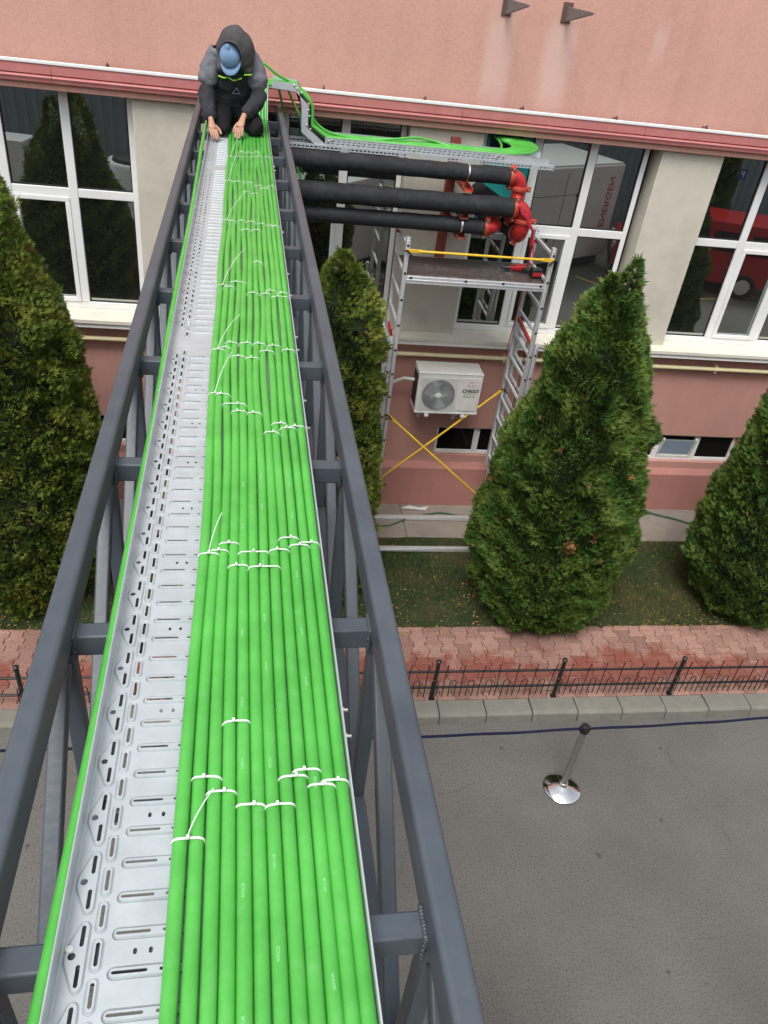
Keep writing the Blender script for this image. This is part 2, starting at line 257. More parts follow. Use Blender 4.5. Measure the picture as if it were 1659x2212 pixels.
# ------------------------------------------------------------------ mesh builder
class MB:
    def __init__(s): s.v = []; s.f = []; s.mi = []; s.cur = 0
    def add(s, vs, fs):
        o = len(s.v); s.v += [tuple(v) for v in vs]; s.f += [tuple(i+o for i in f) for f in fs]; s.mi += [s.cur]*len(fs); return s
    def box(s, a, b):
        x0, x1 = sorted((a[0], b[0])); y0, y1 = sorted((a[1], b[1])); z0, z1 = sorted((a[2], b[2]))
        return s.add([(x0,y0,z0),(x1,y0,z0),(x1,y1,z0),(x0,y1,z0),(x0,y0,z1),(x1,y0,z1),(x1,y1,z1),(x0,y1,z1)],
              [(0,3,2,1),(4,5,6,7),(0,1,5,4),(1,2,6,5),(2,3,7,6),(3,0,4,7)])
    def bar(s, p, q, w, h, up=(0,0,1)):
        """box section from p to q, width w (sideways), height h (along up)"""
        p, q = Vector(p), Vector(q); d = (q-p).normalized(); up = Vector(up)
        if abs(d.dot(up)) > .99: up = Vector((0,1,0))
        sd_ = d.cross(up).normalized(); uu = sd_.cross(d).normalized()
        vs = [c+sd_*(a*w/2)+uu*(b_*h/2) for c in (p, q) for a, b_ in ((-1,-1),(1,-1),(1,1),(-1,1))]
        return s.add(vs, [(3,2,1,0),(4,5,6,7),(0,1,5,4),(1,2,6,5),(2,3,7,6),(3,0,4,7)])
    def tube(s, pts, r, n=12, caps=True, rr=None):
        pts = [Vector(p) for p in pts]; N = len(pts); rings = []; prev = None
        for i, p in enumerate(pts):
            d = (pts[min(i+1, N-1)]-pts[max(i-1, 0)]).normalized()
            if prev is None:
                a = Vector((0,0,1)) if abs(d.z) < .9 else Vector((1,0,0)); a = (a-d*a.dot(d)).normalized()
            else:
                a = (prev-d*prev.dot(d)); a = a.normalized() if a.length > 1e-6 else Vector((1,0,0))
            prev = a; b_ = d.cross(a); rad = rr[i] if rr else r
            rings += [p+a*(rad*cos(2*pi*k/n))+b_*(rad*sin(2*pi*k/n)) for k in range(n)]
        fs = [(i*n+k, i*n+(k+1) % n, (i+1)*n+(k+1) % n, (i+1)*n+k) for i in range(N-1) for k in range(n)]
        if caps: fs += [tuple(range(n-1, -1, -1)), tuple((N-1)*n+k for k in range(n))]
        return s.add(rings, fs)
    def lathe(s, prof, c=(0,0,0), n=32, axis='z'):
        vs = []; N = len(prof)
        for r, z in prof:
            for k in range(n):
                x, y = r*cos(2*pi*k/n), r*sin(2*pi*k/n)
                if axis == 'z': p = (x, y, z)
                elif axis == 'y': p = (x, z, y)
                else: p = (z, x, y)
                vs.append((c[0]+p[0], c[1]+p[1], c[2]+p[2]))
        fs = [(i*n+k, i*n+(k+1) % n, (i+1)*n+(k+1) % n, (i+1)*n+k) for i in range(N-1) for k in range(n)]
        fs += [tuple(range(n-1, -1, -1)), tuple((N-1)*n+k for k in range(n))]
        return s.add(vs, fs)
    def prism(s, poly, x0, x1, axis='x'):
        """polygon [(a,b)] extruded along axis; axis x -> (y,z), y -> (x,z), z -> (x,y)"""
        n = len(poly)
        def P(t, a, b_): return {'x': (t, a, b_), 'y': (a, t, b_), 'z': (a, b_, t)}[axis]
        vs = [P(x0, a, b_) for a, b_ in poly]+[P(x1, a, b_) for a, b_ in poly]
        return s.add(vs, [tuple(range(n)), tuple(range(2*n-1, n-1, -1))]+[(i, i+n, (i+1) % n+n, (i+1) % n) for i in range(n)])
    def build(s, name, mats, parent=None, smooth=False, bevel=0, loc=None, rotz=0, seg=2, recalc=True):
        me = bpy.data.meshes.new(name); me.from_pydata(s.v, [], s.f)
        if not isinstance(mats, (list, tuple)): mats = [mats]
        for q in mats: me.materials.append(q)
        if len(mats) > 1: me.polygons.foreach_set('material_index', s.mi)
        if recalc:
            b = bmesh.new(); b.from_mesh(me); bmesh.ops.recalc_face_normals(b, faces=b.faces); b.to_mesh(me); b.free()
        if smooth:
            me.polygons.foreach_set('use_smooth', [True]*len(me.polygons))
            me.set_sharp_from_angle(angle=radians(40))
        o = bpy.data.objects.new(name, me); COL.objects.link(o)
        if parent: o.parent = parent
        if loc: o.location = loc
        if rotz: o.rotation_euler.z = rotz
        if bevel:
            md = o.modifiers.new('bevel', 'BEVEL'); md.width = bevel; md.segments = seg; md.limit_method = 'ANGLE'
            if not smooth:
                me.polygons.foreach_set('use_smooth', [True]*len(me.polygons)); me.set_sharp_from_angle(angle=radians(30))
        return o
def tag(o, label=None, cat=None, group=None, kind=None):
    if label: o['label'] = label
    if cat: o['category'] = cat
    if group: o['group'] = group
    if kind: o['kind'] = kind
    return o
def thing(name, label, cat, loc=(0,0,0), rotz=0, group=None):
    o = bpy.data.objects.new(name, None); COL.objects.link(o); o.location = loc; o.rotation_euler.z = rotz
    o.empty_display_size = .1
    return tag(o, label, cat, group)
def copy_tree(o, parent=None):
    c = o.copy(); COL.objects.link(c); c.parent = parent
    for ch in list(o.children): copy_tree(ch, c)
    return c
def text_mesh(name, s, size, mt, mw, parent=None, shear=0, bold=0, ext=.0004, align='CENTER', spacing=1.):
    cu = bpy.data.curves.new(name, 'FONT'); cu.body = s; cu.size = size; cu.shear = shear; cu.offset = bold; cu.extrude = ext; cu.align_x = align; cu.align_y = 'CENTER'; cu.space_character = spacing
    t = bpy.data.objects.new(name, cu); COL.objects.link(t)
    bpy.context.view_layer.update()
    dg = bpy.context.evaluated_depsgraph_get(); me = bpy.data.meshes.new_from_object(t.evaluated_get(dg)); bpy.data.objects.remove(t)
    me.transform(mw); me.materials.clear(); me.materials.append(mt)
    o = bpy.data.objects.new(name, me); COL.objects.link(o)
    if parent: o.parent = parent
    return o
def arc(c, r, a0, a1, n, plane='xz'):
    out = []
    for i in range(n+1):
        a = a0+(a1-a0)*i/n; x, y = r*cos(a), r*sin(a)
        out.append({'xz': (c[0]+x, c[1], c[2]+y), 'yz': (c[0], c[1]+x, c[2]+y), 'xy': (c[0]+x, c[1]+y, c[2])}[plane])
    return out
TR = radians(1.36042)           # the truss runs 1.4 degrees off square to the facade
def T(u, s, z): return Vector((cos(TR)*u-sin(TR)*s, sin(TR)*u+cos(TR)*s, z))

# ================================================================== SETTING
b = MB(); b.add([(-150,-150,0),(150,-150,0),(150,150,0),(-150,150,0)], [(0,1,2,3)])
tag(b.build('road', M['asphalt']), kind='structure')
# parking lines in the yard behind
b = MB(); rnd = random.Random(3)
def gline(b, p, q, w, z=.004):
    p, q = Vector((*p, z)), Vector((*q, z)); d = (q-p).normalized(); s = Vector((-d.y, d.x, 0))*w/2
    b.add([p-s, p+s, q+s, q-s], [(0,1,2,3)])
gline(b, (8.2,-1.6), (9.6,.2), .1); gline(b, (11.0,-.45), (13.0,-.8), .1); gline(b, (13.0,-.75), (12.1,-4.0), .1); gline(b, (2.6,-.2), (3.6,.5), .1); gline(b, (3.3,-.7), (2.9,.0), .1)
tag(b.build('road_marking', M['yline']), kind='structure')
# kerb stones
b = MB(); x = -12.0; rnd = random.Random(5)
while x < 16:
    L_ = .495
    dy, dz = rnd.uniform(-.004, .004), rnd.uniform(-.004, .004)
    b.prism([(5.07+dy, -.05), (5.085+dy, .105+dz), (5.115+dy, .13+dz), (5.29, .13+dz), (5.29, -.05)], x+.004, x+L_-.006)
    x += L_
tag(b.build('kerb', M['kerb'], bevel=.008), kind='structure')
# verge body under lawn / pavers / slabs
b = MB(); b.box((-12,5.292,-.05),(16,6.36,.098)); tag(b.build('paving_bed', M['soil']), kind='structure')
# interlocking pavers
b = MB(); rnd = random.Random(11); tints = []
Lp, wc, am = .20, .165, .017
def edge(y):           # trapezoid wave, period Lp
    t = (y/Lp) % 1.0
    if t < .18 or t > .82: return 1
    if .32 < t < .68: return -1
    return (1-(t-.18)/.14*2) if t < .5 else (-1+(t-.68)/.14*2)
zt = .118
x = -9.0; ci = 0
while x < 13.0:
    sgn = 1 if ci % 2 == 0 else -1
    y = 5.30-(0 if ci % 2 == 0 else Lp/2)
    while y < 6.37:
        y0, y1 = max(y, 5.30), min(y+Lp, 6.38)
        if y1-y0 > .03:
            ks = sorted(set([y0+.0025, y1-.0025]+[k for k in [y+Lp*t for t in (.18, .32, .68, .82)] if y0+.004 < k < y1-.004]))
            ph = 0 if ci % 2 == 0 else Lp/2
            def ee(yy): return edge(yy-5.30)
            Lft = [(x-(-1)*0-am*ee(k)*sgn+.003, k) for k in ks]; Rgt = [(x+wc+am*ee(k)*sgn-.003, k) for k in ks]
            poly = Rgt+Lft[::-1]; cx = sum(p[0] for p in poly)/len(poly); cy = sum(p[1] for p in poly)/len(poly)
            dz = rnd.uniform(-.0025, .0025); n = len(poly); tx, ty = rnd.uniform(-.01, .01), rnd.uniform(-.01, .01)
            ins = [(cx+(px-cx)*.955, cy+(py-cy)*.965) for px, py in poly]
            vs = [(px, py, zt-.012) for px, py in poly]+[(px, py, zt-.004+dz) for px, py in poly]+[(px, py, zt+dz+(px-cx)*tx+(py-cy)*ty) for px, py in ins]
            fs = [(i, (i+1) % n, (i+1) % n+n, i+n) for i in range(n)]+[(i+n, (i+1) % n+n, (i+1) % n+2*n, i+2*n) for i in range(n)]+[tuple(range(2*n, 3*n))]
            b.add(vs, fs); tints += [rnd.random() if rnd.random() < .93 else -.8]*len(vs)
        y += Lp
    x += wc; ci += 1
pv = b.build('pavement', M['paver']); tag(pv, kind='structure')
a = pv.data.attributes.new('tint', 'FLOAT', 'POINT'); a.data.foreach_set('value', tints)
# lawn
N = 90
xs = np.linspace(-12, 16, 240); ys = np.linspace(6.37, 8.06, 26)
rs = np.random.RandomState(2); vs = []; fs = []
for j, yy in enumerate(ys):
    for i, xx in enumerate(xs):
        vs.append((xx, yy+(.02*sin(xx*9)+.015*sin(xx*23) if j == 0 else 0), .105+.012*sin(xx*3.1+yy*4)*(j > 0)+rs.uniform(0, .012)))
nx = len(xs)
for j in range(len(ys)-1):
    for i in range(nx-1): fs.append((j*nx+i, j*nx+i+1, (j+1)*nx+i+1, (j+1)*nx+i))
b = MB(); b.add(vs, fs); tag(b.build('lawn', M['lawn'], smooth=True, recalc=False), kind='structure')
# concrete walkway slabs along the wall
b = MB(); x = -11.55
while x < 16:
    b.box((x+.006, 8.055, 0), (x+1.494, 8.828, .118+.004*sin(x*5))); x += 1.5
b.box((-12,8.06,-.02),(16,8.83,.095))
tag(b.build('walkway', M['slab'], bevel=.006), kind='structure')
# grass blades + leaf litter (stuff)
def blades(name, n, xr, yr, h, mt, seed, label, cat, flat=False, mask=None, w=.006):
    r = np.random.RandomState(seed); x = r.uniform(*xr, n); y = r.uniform(*yr, n)
    if mask is not None:
        k = mask(x, y, r); x, y = x[k], y[k]; n = len(x)
    a = r.uniform(0, 2*pi, n); hh = h*r.uniform(.5, 1.3, n); z = np.full(n, .112)
    dx, dy = np.cos(a), np.sin(a)
    ln = r.normal(0, .6, n)*hh; la = r.uniform(0, 2*pi, n)
    V = np.zeros((n, 3, 3))
    V[:, 0] = np.stack([x-dx*w, y-dy*w, z], 1); V[:, 1] = np.stack([x+dx*w, y+dy*w, z], 1)
    V[:, 2] = np.stack([x+ln*np.cos(la), y+ln*np.sin(la), z+hh], 1)
    if flat:
        V[:, 2, 2] = .118+r.uniform(0, .02, n); V[:, 2, 0] = x-dy*hh; V[:, 2, 1] = y+dx*hh; V[:, 0, 2] += .012
    me = bpy.data.meshes.new(name); me.from_pydata([], [], [])
    me.vertices.add(3*n); me.vertices.foreach_set('co', V.reshape(-1)); me.loops.add(3*n); me.loops.foreach_set('vertex_index', np.arange(3*n, dtype=np.int32))
    me.polygons.add(n); me.polygons.foreach_set('loop_start', np.arange(0, 3*n, 3, dtype=np.int32)); me.update(calc_edges=True)
    at = me.attributes.new('tint', 'FLOAT', 'POINT'); at.data.foreach_set('value', np.repeat(r.rand(n), 3))
    me.materials.append(mt); o = bpy.data.objects.new(name, me); COL.objects.link(o)
    return tag(o, label, cat, kind='stuff')
def bald(x, y, r):
    k = np.sin(x*2.3+1.0)*np.cos(y*3.1+x)+np.sin(x*5.7+y*2)*.4
    near = ((x-3.55)/1.1)**2+((y-7.1)/.75)**2
    return (r.rand(len(x)) < np.where(k > .95, .25, 1.0))
blades('grass', 150000, (-4, 9), (6.36, 8.04), .034, M['grassb'], 4, 'short worn dark green grass between the pavers and the wall', 'grass', mask=bald, w=.0035)
def edgey(x, y, r): return r.rand(len(x)) < np.clip(np.exp(-(y-6.38)/.22)+.12+.5*np.exp(-((x-2.2)/.9)**2-((y-6.9)/.4)**2)+.4*np.exp(-((x+2.6)/1.2)**2-((y-6.5)/.3)**2), 0, 1)
blades('dry_grass', 9000, (-4, 9), (6.34, 8.0), .035, M['deadleaf'], 6, 'dry straw and leaf litter along the edge of the lawn', 'leaf litter', flat=True, mask=edgey, w=.004)
blades('fallen_leaves', 900, (-4, 9), (5.9, 8.0), .035, M['leaf'], 8, 'small yellow fallen leaves scattered on the lawn edge', 'leaves', flat=True, mask=edgey, w=.011)

# ================================================================== BUILDING
B = thing('office_building', 'pink and cream rendered building with white framed windows facing the yard', 'building', (0, 8.9, 0))
def bp(mb, name, mt, **k):
    o = mb.build(name, mt, **k); o.parent = B; o.matrix_parent_inverse = Matrix.Translation((0, -8.9, 0)); return o
X0, X1 = -14., 18.
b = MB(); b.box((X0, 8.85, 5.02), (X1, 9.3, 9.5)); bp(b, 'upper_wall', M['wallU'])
b = MB(); b.box((X0, 8.765, 4.924), (X1, 9.3, 4.984)); bp(b, 'lintel', M['lintel'], bevel=.006)
# lower wall with basement window openings
BW = [(2.33, 4.05), (4.95, 6.72), (-3.25, -1.38), (-.5, 1.2)]
def wall_open(z0, z1, wz0, wz1, y0, y1, ops):
    b = MB(); b.box((X0, y0, z0), (X1, y1, wz0)); b.box((X0, y0, wz1), (X1, y1, z1))
    xs = sorted(ops); x = X0
    for a, c in xs: b.box((x, y0, wz0), (a, y1, wz1)); x = c
    b.box((x, y0, wz0), (X1, y1, wz1)); return b
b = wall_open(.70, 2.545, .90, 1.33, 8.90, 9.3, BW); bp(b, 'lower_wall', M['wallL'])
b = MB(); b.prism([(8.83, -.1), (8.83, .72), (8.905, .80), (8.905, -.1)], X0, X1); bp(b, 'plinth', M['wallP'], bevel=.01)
# pilasters
for (a, c) in ((-1.30, -.45), (1.50, 2.30), (4.33, 5.06), (-4.1, -3.35), (7.08, 7.8)):
    b = MB(); b.box((a, 8.84, 2.655), (c, 9.3, 4.93)); bp(b, 'pilaster', M['cream'], bevel=.008)
b = MB(); b.box((X0, 9.13, 2.6), (X1, 9.3, 4.95)); bp(b, 'dark_backing', M['dark'])  # black sheet, darkness of the unlit rooms put into its colour
# ledge
b = MB(); b.prism([(8.69, 2.605), (8.69, 2.65), (8.72, 2.656), (9.12, 2.668), (9.12, 2.55), (8.9, 2.55), (8.72, 2.55), (8.72, 2.565), (8.705, 2.605)], X0, X1)
bp(b, 'window_ledge', M['ledge'], bevel=.004)
b = MB(); b.prism([(8.71, 2.552), (8.71, 2.598), (8.725, 2.598), (8.725, 2.552)], X0, X1); bp(b, 'ledge_drip_strip', M['lip'])
# windows
def window(x0, x1, z0=2.665, z1=4.96, zt=3.93, sash=1, turq=False):
    w = (x1-x0)/3; yf, yb = 9.0, 9.07
    b = MB(); fr = .055
    b.box((x0, yf, z0), (x1, yb, z0+.075)); b.box((x0, yf, z1-.04), (x1, yb, z1))
    b.box((x0, yf, z0+.075), (x0+fr, yb, z1-.04)); b.box((x1-fr, yf, z0+.075), (x1, yb, z1-.04))
    for i in (1, 2): b.box((x0+i*w-.045, yf-.004, z0+.073), (x0+i*w+.045, yb-.004, z1-.038))
    cols = [(x0+fr, x0+w-.045), (x0+w+.045, x0+2*w-.045), (x0+2*w+.045, x1-fr)]
    for a, c in cols: b.box((a, yf+.003, zt-.045), (c, yb-.003, zt+.045))
    W_ = bp(b, 'window', M['pvc'], bevel=.006)
    inv = W_.matrix_parent_inverse
    for i, (a, c) in enumerate(cols):
        for lo in (True, False):
            zz = (z0+.075, zt-.045) if lo else (zt+.045, z1-.04)
            m_ = M['turq'] if (turq and i == 0 and not lo) else M['glass']
            g = MB(); g.box((a-.01, yf+.028+(.0 if lo else .004), zz[0]-.01), (c+.01, yf+.048, zz[1]+.01)); go = g.build('pane' if m_ is M['glass'] else 'turquoise_panel', m_); go.parent = W_
            if lo and i == sash:
                g = MB(); s_ = .05; y_ = yf-.014
                g.box((a, y_, zz[0]), (c, yf+.02, zz[0]+s_)); g.box((a, y_, zz[1]-s_), (c, yf+.02, zz[1]))
                g.box((a, y_, zz[0]+s_), (a+s_, yf+.02, zz[1]-s_)); g.box((c-s_, y_, zz[0]+s_), (c, yf+.02, zz[1]-s_))
                so_ = g.build('sash', M['pvc'], bevel=.006); so_.parent = W_
            elif not lo or True:
                g = MB(); s_ = .012; y_ = yf+.018       # grey gasket around fixed panes
                g.box((a, y_, zz[0]), (c, y_+.008, zz[0]+s_)); g.box((a, y_, zz[1]-s_), (c, y_+.008, zz[1]))
                g.box((a, y_, zz[0]+s_), (a+s_, y_+.008, zz[1]-s_)); g.box((c-s_, y_, zz[0]+s_), (c, y_+.008, zz[1]-s_))
                so_ = g.build('gasket', M['black']); so_.parent = W_
    return W_
for o_ in ((-3.31, -1.32, False), (-.44, 1.49, False), (2.32, 4.25, True), (5.08, 7.06, False)):
    window(o_[0], o_[1], turq=o_[2])
# small service opening in turquoise panel
b = MB(); b.box((2.42, 9.012, 4.74), (2.78, 9.03, 4.93)); bp(b, 'cable_opening', M['dark'])
# basement windows
def bwindow(x0, x1, lit=None):
    b = MB(); y0, y1 = 8.96, 9.01; z0, z1 = .90, 1.33; w = (x1-x0)/3
    b.box((x0, y0, z0), (x1, y1, z0+.05)); b.box((x0, y0, z1-.045), (x1, y1, z1)); b.box((x0, y0, z0+.05), (x0+.045, y1, z1-.045)); b.box((x1-.045, y0, z0+.05), (x1, y1, z1-.045))
    xs_ = [x0, x0+w, x0+2*w, x1]
    for q in xs_[1:3]: b.box((q-.04, y0-.003, z0+.048), (q+.04, y1-.003, z1-.043))
    W_ = bp(b, 'basement_window', M['pvc'], bevel=.005)
    for i in range(3):
        g = MB(); a, c = xs_[i]+.04, xs_[i+1]-.04
        if lit == i:
            g.add([(a, 8.975, z0+.05), (c, 8.975, z0+.05), (c, 8.90, z1-.07), (a, 8.90, z1-.07)], [(0,1,2,3)]); g.box((a, 8.955, z0+.045), (c, 8.985, z0+.07))
            g.bar((a+.01, 8.975, z0+.06), (a+.01, 8.90, z1-.06), .03, .03); g.bar((c-.01, 8.975, z0+.06), (c-.01, 8.90, z1-.06), .03, .03)
            go = g.build('tilted_pane', M['acw'])
            g2 = MB(); g2.add([(a+.03, 8.968, z0+.08), (c-.03, 8.968, z0+.08), (c-.03, 8.894, z1-.08), (a+.03, 8.894, z1-.08)], [(0,1,2,3)]); g3 = g2.build('pane', M['skyglass']); g3.parent = W_
        else:
            g.box((a-.005, y0+.02, z0+.045), (c+.005, y0+.03, z1-.04)); go = g.build('pane', M['glassb'])
        go.parent = W_
M['skyglass'] = mat('painted_sky_glass', (.30, .40, .50), .15, 0, .1, 4)  # sky reflection put into the pale blue of the tilted pane
M['glassb'] = mat('basement_glass', (.01, .009, .009), .12, 0, .1, 4, spec=.3)
for i, (a, c) in enumerate(BW): bwindow(a, c, 1 if i == 1 else None)
b = MB(); b.box((X0, 9.06, .8), (X1, 9.2, 1.4)); bp(b, 'basement_interior', M['dark'])
# gutter
gx0, gx1 = X0, X1
b = MB()
prof = [(8.722, 5.150), (8.722, 5.062), (8.745, 5.060), (8.745, 5.052), (8.716, 5.050), (8.704, 5.044), (8.700, 5.036), (8.706, 5.026), (8.714, 5.014), (8.716, 4.996), (8.73, 4.985), (8.848, 4.99), (8.848, 5.05), (8.734, 5.07), (8.734, 5.150)]
x = gx0
while x < gx1:
    b.prism(prof, x+.0015, min(x+2.0, gx1)-.0015); x += 2.0
G = bp(b, 'gutter', M['pinkp'], bevel=.002)
b = MB(); b.box((gx0, 8.712, 5.146), (gx1, 8.752, 5.176)); o = b.build('gutter_lip', M['lip'], bevel=.006); o.parent = G
b = MB(); b.box((gx0, 8.736, 5.074), (gx1, 8.849, 5.08)); o = b.build('gutter_shade_strip', M['dark']); o.parent = G  # dark strip: shadow line behind the lip put into its colour
for xk in [-2.52+1.03*k for k in range(-3, 10)]:
    b = MB(); b.tube([(xk, 8.74, 5.15), (xk, 8.745, 5.20), (xk+.006, 8.76, 5.21), (xk, 8.78, 5.19), (xk, 8.845, 5.18)], .006, 6); b.box((xk-.012, 8.738, 5.17), (xk+.012, 8.765, 5.192))
    o = b.build('gutter_hook', M['rust']); o.parent = G
# ================================================================== wall-mounted things
for i, (xb, lab) in enumerate(((2.31, 'grey triangular steel wall bracket with rust stain, the left of two on the upper wall'), (2.92, 'grey triangular steel wall bracket, the right of two on the upper wall'))):
    t = thing('wall_bracket', lab, 'bracket', (xb, 8.85, 6.05), group='steel brackets on the upper wall')
    b = MB(); b.prism([(-.002, -.075), (-.012, .055), (-.74, .050), (-.74, .032)], -.012, .012, axis='x'); b.build('arm', mat('weathered_bracket_steel', (.17, .155, .155), .6, 0, .25, 30), t, bevel=.003)
    b = MB(); b.box((-.05, -.012, -.085), (.05, -.001, .09)); b.build('wall_plate', M['rust'], t, bevel=.002)
# gas pipe
t = thing('gas_pipe', 'long pale yellow gas pipe clipped along the lower wall under the ledge', 'pipe', (0, 8.81, 2.385))
b = MB(); b.tube([(X0, 0, -.02), (0, 0, 0), (X1, 0, 0)], .026, 14); b.build('pipe', M['gas'], t, smooth=True)
for xk in (-2.3, .2, 3.02, 5.9):
    b = MB(); b.tube([(xk-.018, 0, 0), (xk+.018, 0, 0)], .031, 14); b.box((xk-.012, -.01, -.055), (xk+.012, .058, .05)); b.build('pipe_clip', M['gas'], t, bevel=.002)
# AC unit
t = thing('air_conditioner', 'white outdoor air conditioner unit with round fan on the pink wall', 'air conditioner', (2.27, 8.55, 1.80))
w2, dp, h = .395, .16, .54
b = MB(); b.box((-w2, -dp, 0), (w2, dp, h)); b.box((-w2-.004, -dp-.004, h-.012), (w2+.004, dp+.004, h+.008)); b.box((-w2-.003, -dp-.003, -.002), (w2+.003, dp+.003, .03)); b.build('casing', M['acw'], t, bevel=.008)
b = MB(); b.box((.13, -dp-.008, .05), (w2-.02, -dp-.0005, h-.045)); b.build('service_panel', M['acw'], t, bevel=.005)
b = MB(); b.cur = 0
fx, fz, fr = -.13, .255, .205
b.box((-w2+.04, -dp-.004, .035), (.11, -dp-.0005, h-.055)); b.build('grille_frame', M['acg2'] if 'acg2' in M else M['acw'], t, bevel=.003)
b = MB(); b.lathe([(fr, -dp-.0045), (fr, -dp-.0075), (fr-.002, -dp-.0075)], (fx, 0, fz), 40, 'y'); b.build('fan_opening', M['dark'], t)
b = MB()      # square wire mesh then spiral rings of the guard
for k in range(11):
    r_ = .035+k*.0165; b.tube([(fx+r_*cos(a_), -dp-.016, fz+r_*sin(a_)) for a_ in [2*pi*j/40 for j in range(41)]], .0016, 4, False)
for k in range(36):
    a_ = 2*pi*k/36; b.tube([(fx+.03*cos(a_), -dp-.016, fz+.03*sin(a_)), (fx+.12*cos(a_+.35), -dp-.018, fz+.12*sin(a_+.35)), (fx+fr*cos(a_+.6), -dp-.010, fz+fr*sin(a_+.6))], .0014, 4)
for k in range(27):
    q = -w2+.05+k*.0165
    for zz in ((.04, h-.06),):
        b.tube([(q, -dp-.008, zz[0]), (q, -dp-.008, zz[1])], .001, 4)
for k in range(26):
    zz = .045+k*.0168
    b.tube([(-w2+.045, -dp-.008, zz), (.105, -dp-.008, zz)], .001, 4)
b.build('fan_guard', M['zincd'], t)
b = MB(); b.lathe([(.036, -dp-.012), (.036, -dp-.022), (.030, -dp-.024)], (fx, 0, fz), 24, 'y'); b.build('fan_hub', M['white'], t, smooth=True)
b = MB(); [b.prism([(fx+.03*cos(a_), fz+.03*sin(a_)), (fx+.19*cos(a_-.2), fz+.19*sin(a_-.2)), (fx+.19*cos(a_+.7), fz+.19*sin(a_+.7)), (fx+.03*cos(a_+.9), fz+.03*sin(a_+.9))], -dp-.0085, -dp-.0078, 'y') for a_ in (.4, 2.5, 4.6)]
b.build('fan_blades', M['acg'], t)
FR = Matrix(((1,0,0,0),(0,0,-1,0),(0,1,0,0),(0,0,0,1)))     # text facing -Y, upright
mark = lambda x, y, z: Matrix.Translation((x, y, z)) @ FR
b = MB(); b.box((.165, -dp-.0095, .33), (.345, -dp-.0085, .475)); b.build('logo_panel', M['lgrey'] if 'lgrey' in M else M['acw'], t)
M['faded'] = mat('faded_red_print', (.62, .36, .33), .6); M['fgrey'] = mat('grey_green_print', (.42, .45, .36), .6); M['ink'] = mat('black_ink', (.02, .02, .022), .5)
b = MB()       # faded swirl emblem: three curved petals
for k in range(3):
    a0 = k*2*pi/3+.5; pts = []
    for j in range(9): pts.append((.255+(.028+.022*j/8)*cos(a0+j*.2), .41+(.028+.022*j/8)*sin(a0+j*.2)))
    for j in range(8, -1, -1): pts.append((.255+(.016+.012*j/8)*cos(a0+j*.2+.1), .41+(.016+.012*j/8)*sin(a0+j*.2+.1)))
    b.prism(pts, -dp-.0112, -dp-.0096, 'y')
b.build('emblem', M['faded'], t)
text_mesh('brand_lettering', 'CHIGO', .062, M['ink'], mark(.255, -dp-.0098, .325), t, shear=.25, bold=.0022)
b = MB(); b.box((.18, -dp-.0095, .235), (.33, -dp-.0088, .295)); b.build('sticker', M['fgrey'], t)
text_mesh('sticker_lettering', 'Inverter', .034, M['acw'], mark(.255, -dp-.0102, .268), t, shear=.2, bold=.001)
b = MB()
for k in range(14): b.box((-w2-.006, -dp+.05+k*.017, .06), (-w2-.001, -dp+.058+k*.017, .48))
b.build('side_coil', M['black'], t)
for q in (-.24, .22):
    b = MB(); b.box((q-.02, -dp+.02, -.03), (q+.02, .29, -.003)); b.box((q-.025, -dp-.01, -.045), (q+.025, -dp+.03, -.005)); b.box((q-.02, .27, -.3), (q+.02, .29, -.03)); b.bar((q, .27, -.26), (q, -.05, -.03), .03, .02); b.build('mounting_bracket', M['white'], t, bevel=.003)
b = MB(); b.tube([(-w2, .08, .33), (-w2-.12, .13, .32), (-w2-.25, .2, .22), (-w2-.33, .26, .05), (-w2-.36, .3, -.12)], .022, 10); b.build('insulated_hose', M['acw'], t, smooth=True)
b = MB(); b.tube([(w2, .02, .20), (w2+.03, .03, .18), (w2+.03, .05, .12), (w2, .05, .10)], .014, 8); b.build('valve_hose', M['black'], t, smooth=True)

# ================================================================== TRUSS
S0, S1 = -5.4, 8.84
t = thing('steel_truss', 'long anthracite steel truss carrying the cable tray to the pink building', 'truss', (0, 0, 0), TR)
uL, uR = -.419, .344; ZT, ZB = 5.0, 4.23
for u in (uL, uR):
    b = MB(); b.box((u-.026, S0, ZT-.10), (u+.026, S1, ZT)); b.build('top_chord', M['steel'], t, bevel=.012, seg=3)
    b = MB(); b.box((u-.026, S0, ZB-.06), (u+.026, S1, ZB)); b.build('bottom_chord', M['steel'], t, bevel=.008)
nodes = [.667+.755*k for k in range(-7, 11)]
M['weld'] = mat('weld_bead', (.05, .062, .072), .45, 0, .2, 40, .3, 70)
for k, s in enumerate(nodes):
    b = MB(); b.box((uL+.0262, s-.025, 4.865), (uR-.0262, s+.025, 4.928)); b.build('cross_bar', M['steel'], t, bevel=.005)
    b = MB(); b.box((uL+.0262, s-.025, ZB-.055), (uR-.0262, s+.025, ZB-.005)); b.build('lower_cross_bar', M['steel'], t, bevel=.005)
    for u in (uL, uR):
        sg = 1 if u < 0 else -1
        b = MB(); b.box((u-.022, s-.022, ZB+.001), (u+.022, s+.022, ZT-.101)); b.build('post', M['steel'], t, bevel=.005)
        if k > 0: b = MB(); b.bar((u, s-.045, ZT-.135), (u, nodes[k-1]+.045, ZB+.03), .040, .040, (1,0,0)); b.build('diagonal_brace', M['steel'], t, bevel=.005)
        b = MB(); rw = random.Random(k)
        ue = u+sg*.0275
        pts = [(ue+rw.uniform(-.001, .002)*sg, s-.027-.001*0, 4.862+j*.0065) for j in range(11)]+[(ue, s-.025+j*.0065, 4.930) for j in range(9)]
        for p in pts: b.lathe([(.001, -.006), (.006, -.0025), (.006, .0025), (.001, .006)], p, 7)
        b.build('weld_bead', M['weld'], t, smooth=True)

